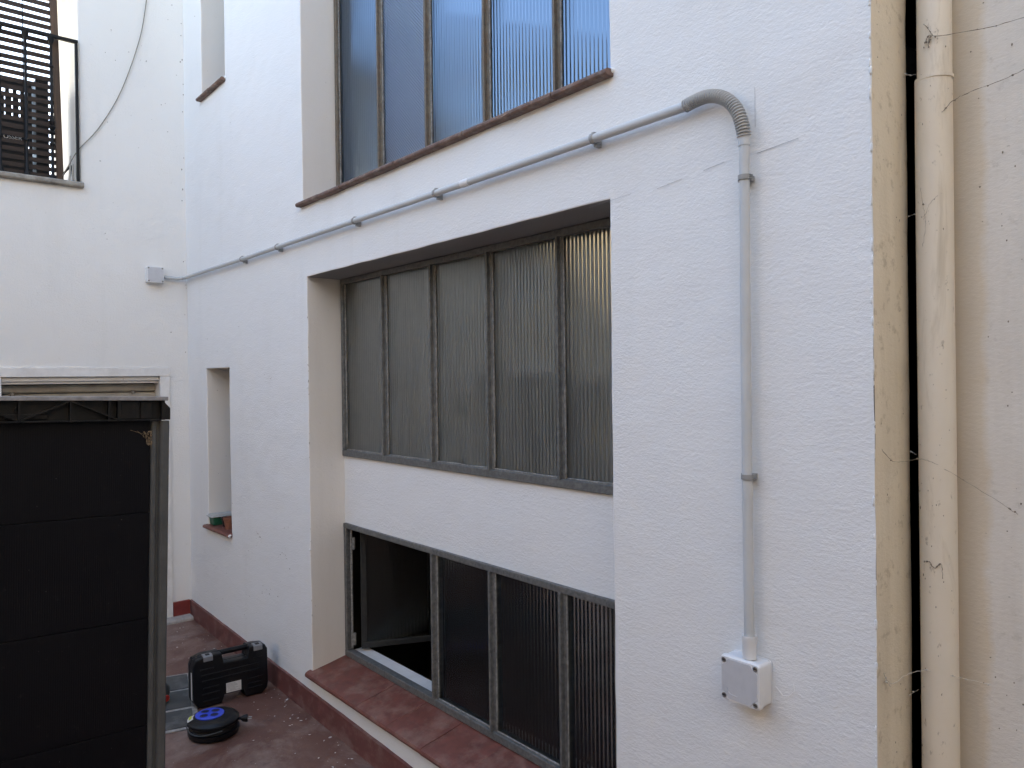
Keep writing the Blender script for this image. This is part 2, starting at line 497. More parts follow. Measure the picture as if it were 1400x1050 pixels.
def fluted(x0, x1, z0, z1, y, pitch=0.019, amp=0.0016, seg=8):
    """pane with vertical flutes on the outer face, flat inner face"""
    bm = bmesh.new()
    n = max(2, int(round((x1-x0)/pitch)))*seg
    A = []; Bk = []
    for i in range(n+1):
        x = x0+(x1-x0)*i/n
        yy = y - amp*math.sin(math.pi*i/seg)**2
        A.append((bm.verts.new((x, yy, z0)), bm.verts.new((x, yy, z1))))
    b = [bm.verts.new((x0, y+0.005, z0)), bm.verts.new((x0, y+0.005, z1)), bm.verts.new((x1, y+0.005, z0)), bm.verts.new((x1, y+0.005, z1))]
    for p, q in zip(A, A[1:]):
        bm.faces.new((p[0], q[0], q[1], p[1]))
    bm.faces.new((b[0], b[1], b[3], b[2]))
    bm.faces.new((A[0][0], A[0][1], b[1], b[0])); bm.faces.new((A[-1][0], b[2], b[3], A[-1][1]))
    bm.faces.new([a[0] for a in A] + [b[2], b[0]]); bm.faces.new([a[1] for a in A] + [b[3], b[1]])
    return bm

# ------------------------------------------------------------------ the setting
SL = -0.028                                   # the courtyard floor falls to the right
def fz(x): return SL*(x+5.555)
g = bmesh.new()
box(g, -40, 40, -40, 40, -1.2, -1.0)
tag(obj('ground', g, M_ground), 'bare ground around and below the courtyard', None, None, 'structure')

g = bmesh.new()
xs = breaks([-5.6, 6.0], 0.12); ys = breaks([-9.0, 0.03], 0.12)
vv = [[g.verts.new((x, y, fz(x) + 0.003*noise.noise(Vector((x*2, y*2, 0))))) for y in ys] for x in xs]
for i in range(len(xs)-1):
    for j in range(len(ys)-1):
        g.faces.new((vv[i][j], vv[i+1][j], vv[i+1][j+1], vv[i][j+1]))
floor = tag(obj('courtyard_floor', g, M_floor, smooth=180), 'red-brown painted concrete courtyard floor, dusty and scuffed', None, None, 'structure')

# grey slabs let into the floor
def slab(name, x0, x1, y0, y1, h, mat, parent, bev=0.003):
    c = Vector(((x0+x1)/2, (y0+y1)/2, 0)); a = R(-14)
    bm = bmesh.new()
    vs8 = box(bm, x0, x1, y0, y1, 0, h)
    for v in vs8:
        p = v.co.copy()
        q = Vector((-4.2, -0.55, 0)); d = p-q
        p = q + Vector((d.x*math.cos(a)-d.y*math.sin(a), d.x*math.sin(a)+d.y*math.cos(a), p.z))
        p.z += fz(p.x) + 0.002
        v.co = p
    return obj(name, bm, mat, parent, bevel=bev)
slab('mortar_bed', -4.58, -3.86, -1.40, -0.405, 0.004, M_mortar, floor, 0)
for i, (a, b) in enumerate(((-4.56, -4.36), (-4.335, -4.115), (-4.085, -3.885))):
    for (c, d) in ((-1.36, -0.90), (-0.875, -0.43)):
        slab('floor_slab', a, b, c+rnd.uniform(-.01, .01), d, 0.009, M_slab, floor)

# ------------------------------------------------------------------ white building on the right of the corner
wb = empty('white_building', (-3.2, 0.0, 0.0), 'white plastered building with steel windows and cream reveals, carrying the grey conduit', 'building')
DEP = 0.20
H_UP = (-3.65, -1.53, 2.55, 5.0, DEP)
H_RC = (-3.615, -1.537, 0.155, 2.185, DEP)
H_S1 = (-5.185, -4.747, 3.535, 5.0, DEP)
H_S2 = (-5.165, -4.742, 0.68, 1.745, DEP)
WALL_TOP = 9.5
us = breaks([-5.555, -0.758] + [v for h in (H_UP, H_RC, H_S1, H_S2) for v in h[:2]], 0.03)
vv_ = breaks([-0.35, 5.1] + [v for h in (H_UP, H_RC, H_S1, H_S2) for v in h[2:4]] + [0.90, 1.264], 0.03) + [6, 7, 8, 9, WALL_TOP]
bm = wall_mesh(us, vv_, (H_UP, H_RC, H_S1, H_S2), lambda u, v, d: (u, d, v), 0.0022, 1,
               plugs=((H_RC[0], H_RC[1], 0.90, 1.264, DEP-0.004),))
wall = obj('wall', bm, M_white, wb, smooth=180, bevel=0.006, segs=2)
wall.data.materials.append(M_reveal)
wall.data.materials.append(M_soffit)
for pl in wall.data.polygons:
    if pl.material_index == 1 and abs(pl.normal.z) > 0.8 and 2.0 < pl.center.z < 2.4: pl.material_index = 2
wall.data.set_sharp_from_angle(angle=R(40))

# cream return of the corner beside the downpipe
us2 = breaks([0.0, 0.166], 0.03); v2 = breaks([-0.35, 5.1], 0.03) + [7, WALL_TOP]
bm = wall_mesh(us2, v2, (), lambda u, v, d: (-0.7585-d, u+0.0006, v), 0.0018)
o = obj('side_wall', bm, M_cream, wb, smooth=180)
o['label'] = 'cream painted return of the white wall beside the downpipe'
bm = bmesh.new()
box(bm, -0.84, -0.80, 0.20, 0.62, -0.35, 5.4); box(bm, -0.80, -0.70, 0.60, 0.63, -0.35, 5.4)
obj('wall_joint', bm, M_joint, wb)
bm = bmesh.new()
prism(bm, [(-0.7585, 0.166), (-0.7590, 0.176), (-0.7605, 0.185), (-0.763, 0.193), (-0.767, 0.199), (-0.775, 0.204), (-0.81, 0.206), (-0.81, 0.150), (-0.7605, 0.150)], 'z', -0.35, 5.4)
bm.free(); bm = bmesh.new()
prof = [(-0.7585, 0.166), (-0.7590, 0.176), (-0.7605, 0.185), (-0.763, 0.193), (-0.767, 0.199), (-0.775, 0.204), (-0.81, 0.206), (-0.81, 0.150), (-0.7605, 0.150)]
rows = []
for z in ramp(-0.35, 5.4, 200):
    w_ = 0.006*noise.noise(Vector((0, 3, z*2.3))) + 0.003*noise.noise(Vector((7, 3, z*14)))
    rows.append([bm.verts.new((x, y + (w_ if y > .18 else 0), z)) for x, y in prof])
for a, b in zip(rows, rows[1:]):
    for k in range(9): bm.faces.new((a[k], a[(k+1) % 9], b[(k+1) % 9], b[k]))
obj('joint_edge', bm, M_cream, wb, smooth=60)
# chipped paint line on the corner
bm = bmesh.new()
z = -0.2
while z < 4.6:
    if rnd.random() < 0.55:
        hgt = rnd.uniform(0.004, 0.02)
        w_ = rnd.uniform(0.0015, 0.004)
        bmesh.ops.create_icosphere(bm, subdivisions=1, radius=1.0, matrix=Matrix.Translation((-0.760+rnd.uniform(-.002, .001), 0.001, z)) @ Matrix.Diagonal((w_, 0.003, hgt, 1)))
    z += rnd.uniform(0.01, 0.05)
o = obj('paint_flakes', bm, M_white, wb, smooth=180, kind='stuff')

# wall top cap, rear and left closing of the building body
obj('roof_parapet', B(-12.0 if False else -5.9, -0.70, -0.04, 0.5, WALL_TOP-0.02, WALL_TOP+0.12), M_roof, wb)
# rooms behind the windows
def room(x0, x1, y0, y1, z0, z1, name):
    bm = bmesh.new()
    v = box(bm, x0, x1, y0, y1, z0, z1)
    for f in list(bm.faces):
        if f.calc_center_median().y < y0+1e-4: bm.faces.remove(f)
    o = obj(name, bm, M_interior, wb)
    o.data.materials.append(M_roomfloor); o.data.materials.append(M_dim)  # dark floor and left wall put the room's dimness into the colour
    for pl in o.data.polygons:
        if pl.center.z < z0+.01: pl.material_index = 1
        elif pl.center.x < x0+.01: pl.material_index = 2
    return o
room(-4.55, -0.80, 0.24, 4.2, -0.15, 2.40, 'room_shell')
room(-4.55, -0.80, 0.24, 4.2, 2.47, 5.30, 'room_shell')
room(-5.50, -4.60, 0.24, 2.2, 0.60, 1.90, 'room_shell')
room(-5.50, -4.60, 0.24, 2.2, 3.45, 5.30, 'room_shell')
# body of the building that keeps daylight out round the rooms
bm = bmesh.new()
box(bm, -5.55, -0.79, 4.3, 4.5, -0.4, WALL_TOP)
box(bm, -5.90, -5.60, 0.0, 4.5, -0.4, WALL_TOP)
box(bm, -0.785, -0.77, 0.64, 4.5, -0.4, WALL_TOP)
box(bm, -5.6, -0.77, 0.03, 4.5, 5.35, 5.5)
box(bm, -5.6, -0.77, 0.03, 4.5, WALL_TOP-0.2, WALL_TOP-0.06)
obj('building_body', bm, M_white2, wb)

# skirting, following the slope of the floor
def strip_x(x0, x1, y0, y1, zb, zt):
    bm = bmesh.new()
    xs_ = ramp(x0, x1, 40)
    rows = []
    for x in xs_:
        w_ = 0.003*noise.noise(Vector((x*3, 1, 2)))
        rows.append([bm.verts.new(p) for p in ((x, y1, fz(x)+zb), (x, y0, fz(x)+zb), (x, y0+0.002*noise.noise(Vector((x*7, 0, 0))), fz(x)+zt+w_), (x, y1, fz(x)+zt+w_+0.002))])
    for a, b in zip(rows, rows[1:]):
        for k in range(4):
            bm.faces.new((a[k], a[(k+1) % 4], b[(k+1) % 4], b[k]))
    bm.faces.new(rows[0]); bm.faces.new(rows[-1][::-1])
    return bm
sk = obj('skirting', strip_x(-5.552, -0.758, -0.014, 0.01, -0.03, 0.118), M_skirt, wb, smooth=30)
sk['label'] = 'dark red painted skirting along the foot of the white wall'

# terracotta sill of the low window, tile by tile
sill = obj('sill', B(-3.612, -1.54, 0.004, 0.205, 0.10, 0.150), M_white2, wb)
n = 8
ex = ramp(-3.642, -1.50, n)
for i in range(n):
    a, b = ex[i]+0.0006, ex[i+1]-0.0006
    if i == 0: a0 = a
    pr = [(0.198, 0.158), (0.198, 0.206), (0.10, 0.186), (-0.012, 0.166), (-0.026, 0.159), (-0.031, 0.149), (-0.029, 0.139), (-0.020, 0.132), (0.002, 0.132), (0.004, 0.151)]
    # inside the recess the tile is narrower than its nose
    bm = bmesh.new()
    dz = rnd.uniform(-0.0015, 0.0015)
    prism(bm, [(p[0]+rnd.uniform(-.0008, .0008), p[1]+dz) for p in pr], 'x', max(a, -3.640), b)
    o = obj('sill_tile', bm, M_terra, sill, bevel=0.0008, smooth=30)
# upper sills
def edge_sill(x0, x1, zf, n, mat):
    s = obj('sill', B(x0+0.03, x1-0.03, 0.006, 0.20, zf-0.012, zf+0.006), M_white2, wb)
    e_ = ramp(x0, x1, n)
    for a, b in zip(e_, e_[1:]):
        bm = bmesh.new()
        dz = rnd.uniform(-0.002, 0.002); dy = rnd.uniform(-0.003, 0.003)
        prism(bm, [(0.19, zf+0.030+dz), (-0.024+dy, zf+0.011+dz), (-0.031+dy, zf+0.004+dz), (-0.031+dy, zf-0.005+dz), (-0.025+dy, zf-0.011+dz), (0.004, zf-0.010+dz), (0.19, zf+0.010)], 'x', a+0.001, b-0.001)
        obj('sill_tile', bm, mat, s, bevel=0.002)
    return s
edge_sill(-3.675, -1.515, 2.556, 9, M_oldtile)
edge_sill(-5.205, -4.735, 3.542, 2, M_oldtile)
edge_sill(-5.195, -4.730, 0.692, 2, M_terra)
# lumps of white filler at the sill ends
for (x, z, r_) in ((-1.522, 2.563, 0.010), (-4.738, 3.553, 0.010), (-4.738, 0.692, 0.012), (-3.62, 0.79, 0.006), (-3.62, 1.62, 0.005)):
    bm = bmesh.new()
    bmesh.ops.create_icosphere(bm, subdivisions=3, radius=r_, matrix=Matrix.Translation((x, -0.018 if r_ > .01 else 0, z)))
    for v in bm.verts: v.co += Vector((1, 1, 1))*0.006*noise.noise(v.co*60)
    obj('plaster_lump', bm, M_white, wb, smooth=180)

def steel_window(x0, x1, z0, z1, mull, mat, glass_mats, open_first=False, wide=0.034, pitch=0.019, amp=0.0016):
    """outer frame (part) with mullions, putty beads and fluted panes under it"""
    Y0, Y1 = DEP-0.018, DEP+0.022
    bm = bmesh.new()
    t = 0.026
    box(bm, x0, x1, Y0, Y1, z0, z0+t+0.006); box(bm, x0, x1, Y0, Y1, z1-t, z1)
    box(bm, x0, x0+t, Y0+0.001, Y1-0.001, z0+t+0.006, z1-t); box(bm, x1-t, x1, Y0+0.001, Y1-0.001, z0+t+0.006, z1-t)
    fr = obj('window', bm, mat, wb, bevel=0.003)
    for i, x in enumerate(mull):
        bm = bmesh.new()
        prism(bm, [(x-wide/2, Y1-0.003), (x-wide/2, Y0+0.012), (x-wide*0.22, Y0+0.010), (x-wide*0.18, Y0-0.006), (x+wide*0.18, Y0-0.006), (x+wide*0.22, Y0+0.010), (x+wide/2, Y0+0.012), (x+wide/2, Y1-0.003)], 'z', z0+t+0.004, z1-t+0.002)
        obj('mullion', bm, mat, fr, bevel=0.002)
    edges = [x0+t] + [q for x in mull for q in (x-wide/2, x+wide/2)] + [x1-t]
    for i in range(0, len(edges), 2):
        a, b = edges[i], edges[i+1]
        k = i//2
        if open_first and k == 0: continue
        gm = glass_mats[min(k, len(glass_mats)-1)]
        if gm is M_glass_dia:
            bm = B(a-0.004, b+0.004, DEP+0.004, DEP+0.009, z0+t, z1-t+0.004)
            obj('pane', bm, gm, fr)
        else:
            o = obj('pane', fluted(a-0.004, b+0.004, z0+t, z1-t+0.004, DEP+0.006, pitch, amp), gm, fr, smooth=70)
        # putty bead round the pane, rough edged
        bm = bmesh.new()
        for (p0, p1) in (((a, z0+t+.006), (a, z1-t)), ((b, z0+t+.006), (b, z1-t)), ((a, z0+t+.008), (b, z0+t+.008))):
            L = math.hypot(p1[0]-p0[0], p1[1]-p0[1]); nn = max(2, int(L/0.03))
            path = [(p0[0]+(p1[0]-p0[0])*q/nn, DEP-0.001, p0[1]+(p1[1]-p0[1])*q/nn) for q in range(nn+1)]
            tube(bm, path, 0.004, 6, rads=[rnd.uniform(0.0028, 0.0056) for _ in path])
        obj('putty', bm, M_putty, fr, smooth=180)
    return fr

MU = [-3.190, -2.779, -2.363, -1.957]
MM = [-3.182, -2.767, -2.364, -1.958]
ML = [-2.782, -2.371, -1.962]
w1 = steel_window(-3.640, -1.536, 2.572, 4.99, MU, M_rust, [M_glass_up, M_glass_dia, M_glass_up, M_glass_up, M_glass_up])
w1['label'] = 'tall five-light steel window with sky reflections tinted blue in the glass'
w2 = steel_window(-3.610, -1.540, 1.258, 2.183, MM, M_steel, [M_glass], amp=0.0018)
w2['label'] = 'five-light steel window with fluted glass at mid height'
w3 = steel_window(-3.610, -1.540, 0.206, 0.905, ML, M_steel, [M_glass_low], open_first=True, amp=0.0007)
w3['label'] = 'low steel window above the red sill with its left light open'
# slit windows
for (a, b, c, d) in ((-5.175, -4.752, 3.56, 4.99), (-5.155, -4.747, 0.715, 1.742)):
    bm = bmesh.new()
    for q in ((a, b, c, c+.03), (a, b, d-.03, d)): box(bm, q[0], q[1], DEP-.01, DEP+.02, q[2], q[3])
    for q in ((a, a+.03), (b-.03, b)): box(bm, q[0], q[1], DEP-.009, DEP+.019, c+.03, d-.03)
    f = obj('window', bm, M_rust, wb, bevel=.002)
    obj('pane', fluted(a+.028, b-.028, c+.028, d-.028, DEP+.004), M_glass_up, f, smooth=70)
# the open sash of the low window, swung inward on its left stile
cs = bmesh.new()
wd, ht = 0.775, 0.625
t = 0.030
box(cs, 0, wd, -0.012, 0.012, 0, t); box(cs, 0, wd, -0.012, 0.012, ht-t, ht)
box(cs, 0, t, -0.011, 0.011, t, ht-t); box(cs, wd-t, wd, -0.011, 0.011, t, ht-t)
sash_M = Matrix.Translation((-3.545, DEP+0.045, 0.246)) @ Matrix.Rotation(R(66), 4, 'Z')
bmesh.ops.transform(cs, matrix=sash_M, verts=cs.verts[:])
o = obj('casement', cs, M_sash, w3, bevel=0.003)
o['label'] = 'steel casement swung inward into the dark room'
bm = fluted(t-.003, wd-t+.003, t-.003, ht-t+.003, 0.0)
bmesh.ops.transform(bm, matrix=sash_M, verts=bm.verts[:])
obj('pane', bm, M_glass_low, w3, smooth=70)
bm = bmesh.new()
for z in (0.30, 0.80):
    b_ = bmesh.new(); tube(b_, [(-3.555, DEP+0.012, z-0.03), (-3.555, DEP+0.012, z+0.03)], 0.008, 10)
    obj('hinge', b_, M_putty, w3, smooth=40)
tube(bm, [(-3.566, DEP+0.004, 0.25), (-3.566, DEP+0.004, 0.87)], 0.006, 8)
obj('hinge_rod', bm, M_putty, w3, smooth=40)
obj('inner_ledge', B(-3.60, -1.55, DEP+0.024, DEP+0.10, 0.18, 0.2285), M_frame_w, w3)
kc = empty('added_cabinet', (-2.6, 1.3, -0.15), 'dark cupboard added inside the room to darken the lower fluted panes', 'cupboard')  # cupboard row added to darken the view through the lower panes
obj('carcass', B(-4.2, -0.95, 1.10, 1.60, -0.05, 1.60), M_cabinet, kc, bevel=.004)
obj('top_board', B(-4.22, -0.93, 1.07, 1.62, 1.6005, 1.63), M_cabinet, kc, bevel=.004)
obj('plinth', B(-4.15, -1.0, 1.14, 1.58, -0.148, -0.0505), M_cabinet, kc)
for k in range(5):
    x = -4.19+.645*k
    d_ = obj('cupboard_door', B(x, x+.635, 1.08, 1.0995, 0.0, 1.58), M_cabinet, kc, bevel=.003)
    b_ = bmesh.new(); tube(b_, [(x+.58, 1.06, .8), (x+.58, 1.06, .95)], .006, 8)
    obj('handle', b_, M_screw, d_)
# pencil marks and hairline cracks on the plaster
def line(pts, w_=0.0011, mat=M_pencil, parent=wb, name='pencil_line'):
    bm = bmesh.new()
    tube(bm, pts, w_, 5)
    return obj(name, bm, mat, parent)
line([(-1.62, -0.0005, 2.175), (-1.45, -0.0005, 2.185)], .0004)
line([(-1.355, -0.0005, 2.180), (-1.27, -0.0005, 2.19)], .0006)
line([(-1.20, -0.0005, 2.197), (-1.135, -0.0005, 2.205)], .0006)
line([(-1.04, -0.0005, 2.205), (-0.93, -0.0005, 2.215)], .0006)
line([(-1.045, -0.0005, 2.27), (-1.045, -0.0005, 2.37)], .0005)

# ------------------------------------------------------------------ building at the end of the courtyard (faces the camera)
lb = empty('courtyard_end_building', (-5.555, -1.5, 0.0), 'warm white end building with balcony opening and white framed doorway', 'building')
XL = -5.555
H_B = (-2.45, -0.655, 2.93, 4.50, 0.95)
H_D = (-1.20, -0.130, -0.05, 1.758, 0.16)
us = breaks([-9.0, -3.0], 0.4)[:-1] + breaks([-3.0, 0.02, H_B[0], H_B[1], H_D[0], H_D[1]], 0.03)
v2 = breaks([-0.3, 4.62, H_B[2], H_B[3], H_D[2], H_D[3]], 0.03)
bm = wall_mesh(us, v2, (H_B, H_D), lambda u, v, d: (XL-d, u, v), 0.0022, 0)
obj('wall', bm, M_white2, lb, smooth=180, bevel=0.006).data.set_sharp_from_angle(angle=R(40))
obj('roof_parapet', B(-6.55, XL+0.03, -9.0, -0.01, 4.61, 4.67), M_roof, lb)
# terrace behind the balcony opening
bm = bmesh.new()
box(bm, -9.2, -5.60, -4.2, 0.4, 2.70, 2.925)
obj('terrace_floor', bm, M_stone, lb)
obj('terrace_wall', B(-9.4, -9.2, -6.0, 1.5, 2.6, 3.75), M_white2, lb)
bm = bmesh.new()
box(bm, -6.5, -6.42, -9.0, -2.46, -0.3, 4.6)
box(bm, -6.5, -6.42, -0.64, -0.02, 2.7, 4.6)
box(bm, -5.95, -5.87, -2.46, -0.02, -0.3, 2.69)
obj('inner_wall', bm, M_white2, lb)
# stone ledge
bm = bmesh.new()
prism(bm, [(-5.62, 2.926), (-5.62, 2.960), (-5.525, 2.962), (-5.517, 2.955), (-5.517, 2.934), (-5.527, 2.926)], 'y', -2.46, -0.640)
obj('balcony_ledge', bm, M_stone, lb, bevel=0.003)
# railing
XR = -5.545
rail = obj('balcony_railing', B(XR-.014, XR+.014, -2.44, -0.660, 3.858, 3.878), M_iron, lb, bevel=.003)
for i in range(11):
    y = -0.811-0.1385*i
    bm = bmesh.new()
    prof = [(0.0, 2.961), (0.022, 2.961), (0.020, 2.972), (0.009, 2.992), (0.0085, 3.17), (0.016, 3.176), (0.016, 3.186), (0.0085, 3.192), (0.0085, 3.24 if i == 0 else 3.60)]
    if i == 0:
        for z in (3.24, 3.275, 3.31):
            prof += [(0.018, z+0.006), (0.020, z+0.015), (0.0085, z+0.026)]
    prof += [(0.0085, 3.665), (0.015, 3.670), (0.015, 3.680), (0.0085, 3.686), (0.0085, 3.815), (0.019, 3.838), (0.021, 3.857), (0, 3.857)]
    lathe(bm, prof, 10, Matrix.Translation((XR, y, 0)))
    obj('baluster', bm, M_iron, rail, smooth=50)
bm = bmesh.new(); box(bm, XR-.011, XR+.011, -0.678, -0.661, 2.958, 3.857)
obj('end_post', bm, M_iron, rail, bevel=.002)
# doorway
FW = M_frame_w
fr = obj('door_frame', B(XL-0.15, XL+0.012, -0.190, -0.128, -0.02, 1.700), FW, lb, bevel=.003)
obj('door_frame_head', B(XL-0.15, XL+0.014, -1.22, -0.126, 1.7005, 1.760), FW, fr, bevel=.003)
obj('door_frame_jamb', B(XL-0.15, XL+0.010, -1.22, -1.103, -0.02, 1.700), FW, fr, bevel=.003)
obj('door_stop', B(XL-0.13, XL-0.012, -1.10, -0.191, 1.672, 1.699), FW, fr, bevel=.004)
obj('door_stop', B(XL-0.128, XL-0.030, -1.10, -0.191, 1.655, 1.6712), FW, fr, bevel=.004)
sh = obj('roller_shutter', B(XL-0.155, XL-0.148, -1.10, -0.19, 0.0, 1.66), M_dark, lb)
z = 1.652
while z > 0.05:
    bm = bmesh.new()
    prism(bm, [(XL-0.147, z), (XL-0.118, z-0.004), (XL-0.108, z-0.020), (XL-0.108, z-0.044), (XL-0.120, z-0.054), (XL-0.147, z-0.056)], 'y', -1.10, -0.192)
    s_ = obj('shutter_slat', bm, M_shutter, sh, bevel=.002)
    z -= 0.0575
for (y, z) in ((-0.335, 1.592), (-1.035, 1.592)):
    bm = bmesh.new()
    lathe(bm, [(0, 0), (0.013, 0), (0.013, 0.004), (0.009, 0.009), (0, 0.009)], 14, Matrix.Translation((XL-0.108, y, z)) @ Matrix.Rotation(R(90), 4, 'Y'))
    obj('shutter_stop', bm, M_stone, sh, smooth=40)
obj('skirting', B(XL-0.005, XL+0.014, -0.127, -0.0145, 0.022, 0.122), M_skirt2, lb, bevel=.003)
bm = bmesh.new()
prism(bm, [(XL-0.15, -0.05), (XL-0.15, 0.030), (XL+0.085, 0.022), (XL+0.095, 0.012), (XL+0.095, -0.05)], 'y', -1.25, -0.016)
obj('threshold', bm, M_thresh, lb, bevel=.004)

# ------------------------------------------------------------------ buildings on the other sides of the courtyard
cb = empty('cream_building', (1.5, 0.235, 0.0), 'grey cream plastered wall right of the downpipe, stained and cobwebbed', 'building')
YB = 0.235
us = breaks([-0.735, 0.6], 0.03) + [1, 2, 3, 4.0]; v2 = breaks([-0.4, 4.6], 0.03) + [5.5]
bm = wall_mesh(us, v2, (), lambda u, v, d: (u, YB+d, v), 0.0026)
obj('wall', bm, M_grey2, cb, smooth=180)
obj('building_body', B(-0.735, 4.0, YB+0.05, 4.5, -0.4, 5.5), M_grey, cb)

rb = empty('ochre_bounce_building', (4.2, -3.0, 0.0), 'unseen ochre building on the right behind the camera, added to bounce warm light', 'building')  # unseen building added for its warm bounce light
obj('wall', B(4.0, 4.6, -9.0, 0.2, -0.4, 7.5), M_ochre, rb)
ob = empty('opposite_building', (-1.0, -5.5, 0.0), 'plastered building across the courtyard, only mirrored in the window glass', 'building')
obj('wall', B(-6.6, 4.6, -6.1, -5.5, -0.4, 4.2), M_ochre, ob)
bm = bmesh.new()
prism(bm, [(-6.4, 4.2), (-5.25, 4.2), (-5.25, 4.32), (-6.4, 4.7)], 'x', -6.8, 4.8)
obj('roof', bm, M_roof, ob)
for x in (-4.6, -2.0, 0.8):
    for z in (0.3, 2.6):
        w_ = obj('window', B(x-0.55, x+0.55, -5.5, -5.46, z, z+1.5), M_frame_w, ob)
        obj('pane', B(x-0.47, x+0.47, -5.459, -5.45, z+0.08, z+1.42), M_dark, w_)

# ------------------------------------------------------------------ downpipe
PX, PY, PR = -0.695, 0.176, 0.0385
dp = empty('downpipe', (PX, PY, -0.15), 'thick cream painted downpipe in the corner, streaked and cobwebbed', 'pipe')
bm = bmesh.new()
zz = ramp(-0.14, 2.325, 60)
tube(bm, [(PX+0.0015*math.sin(z*2.1), PY, z) for z in zz], PR, 32)
obj('lower_pipe', bm, M_pipe, dp, smooth=60)
bm = bmesh.new()
tube(bm, [(PX+0.001, PY, z) for z in ramp(2.30, 5.4, 20)], PR-0.0028, 32)
obj('upper_pipe', bm, M_pipe, dp, smooth=60)
bm = bmesh.new()
lathe(bm, [(PR-0.001, 2.318), (PR+0.0012, 2.319), (PR+0.0012, 2.326), (PR-0.003, 2.3275)], 32, Matrix.Translation((PX, PY, 0)))
obj('socket_rim', bm, M_pipe, dp, smooth=60)
bm = bmesh.new()
box(bm, PX-0.012, PX+0.012, PY+PR-0.004, YB+0.01, 3.4, 3.43)
obj('bracket', bm, M_iron, dp)

# ------------------------------------------------------------------ conduit run
CR = 0.0125
CY = -0.030
cd = empty('conduit', (-3.0, 0.0, 2.372), 'grey plastic conduit run across the white wall, bending down to the lower box', 'conduit')
def zline(x): return 2.372 + 0.0035*math.sin((x+5.5)*1.3) + max(0, -(x+4.3))*0.012
def tube_part(pts, r_, name, mat, n=20):
    bm = bmesh.new(); tube(bm, pts, r_, n)
    return obj(name, bm, mat, cd, smooth=60)
tube_part([(x, CY, zline(x)) for x in ramp(-5.50, -2.20, 40)], CR, 'tube', M_pvc)
tube_part([(x, CY, zline(x)) for x in ramp(-2.20, -1.215, 14)], CR+0.0008, 'tube', M_pvc)
tube_part([(x, CY, zline(x)) for x in (-2.235, -2.19)], CR+0.0022, 'coupling', M_pvc_l)
# flexible piece from the wall box round the corner
tube_part(smooth_path([(-5.53, -0.155, 2.385), (-5.527, -0.11, 2.382), (-5.524, -0.07, 2.380), (-5.515, -0.042, zline(-5.51)), (-5.49, -0.032, zline(-5.49)), (-5.44, CY, zline(-5.44))], 5), CR-0.0005, 'corner_elbow', M_pvc)
# corrugated bend
VX = -1.058
ctrl = smooth_path([(-1.235, CY, zline(-1.235)), (-1.205, CY, 2.3745), (-1.165, CY-0.004, 2.374), (-1.125, CY-0.006, 2.362), (-1.092, CY-0.007, 2.338), (-1.070, CY-0.006, 2.305), (-1.060, CY-0.003, 2.268), (VX, CY, 2.242)], 34)
Ls = [0.0]
for a, b in zip(ctrl, ctrl[1:]): Ls.append(Ls[-1]+(b-a).length)
rib = 0.0074
pts = []; rad = []
tot = Ls[-1]
N = int(tot/rib*6)
j = 0
for i in range(N+1):
    s = tot*i/N
    while j < len(Ls)-2 and Ls[j+1] < s: j += 1
    f_ = (s-Ls[j])/max(1e-9, Ls[j+1]-Ls[j])
    pts.append(ctrl[j].lerp(ctrl[j+1], f_))
    rad.append(CR+0.0028+0.0024*(1 if math.sin(2*math.pi*s/rib) > 0 else -1))
bm = bmesh.new(); tube(bm, pts, 0.02, 20, rads=rad)
obj('corrugated_bend', bm, M_flex, cd, smooth=50)
tube_part([(VX+0.0015*math.sin(z*3), CY, z) for z in ramp(2.226, 0.965, 20)], CR, 'tube', M_pvc)
tube_part([(VX, CY, 2.246), (VX, CY, 2.222)], CR+0.0016, 'coupling', M_pvc)
bm = bmesh.new()
lathe(bm, [(CR+0.001, 1.003), (CR+0.0055, 1.005), (CR+0.0065, 1.000), (CR+0.005, 0.992), (CR+0.0048, 0.948), (CR+0.001, 0.947)], 28, Matrix.Translation((VX, CY, 0)))
obj('gland', bm, M_pvc_l, cd, smooth=40)
# clips: a C-shaped saddle, a foot on the wall and a slotted lug
def clip_mesh(kind):
    bm = bmesh.new()
    ro, ri = CR+0.0036, CR+0.0004
    n_ = 24
    a0, a1 = R(-70), R(250)
    for k in range(n_):
        t0 = a0+(a1-a0)*k/n_; t1 = a0+(a1-a0)*(k+1)/n_
        q = []
        for (r_, t_) in ((ri, t0), (ro, t0), (ro, t1), (ri, t1)):
            q.append((r_*math.cos(t_), -r_*math.sin(t_)))
        # axis along local x; profile in (y,z): opening towards the wall (+y)
        prism(bm, [(p[1], p[0]) for p in q], 'x', -0.0065, 0.0065)
    bmesh.ops.remove_doubles(bm, verts=bm.verts[:], dist=1e-6)
    box(bm, -0.0065, 0.0065, CR-0.004, -CY-0.001, -CR-0.002, CR-0.002)
    box(bm, -0.006, 0.006, 0.006, -CY-0.001, -CR-0.011, -CR-0.0025)
    for s in (-1, 0, 1):
        box(bm, s*0.0045-0.0010, s*0.0045+0.0010, -0.004, 0.010, CR+0.002, CR+0.0062)
    return bm
first = None
clips = [((x, CY, zline(x)), (0, 0, 0)) for x in (-1.570, -2.405, -3.050, -3.905, -4.415)] + [((VX, CY, 2.143), (0, R(90), 0)), ((VX, CY, 1.400), (0, R(90), 0))]
for loc, rot in clips:
    if first is None:
        first = obj('clip', clip_mesh(0), M_clip, cd, local=True, bevel=0.0006, segs=1)
        o = first
    else:
        o = inst(first, 'clip', cd)
        mo = o.modifiers.new('bevel', 'BEVEL'); mo.width = 0.0006; mo.segments = 1; mo.limit_method = 'ANGLE'
    o.location = Vector(loc) - cd.location
    o.rotation_euler = rot

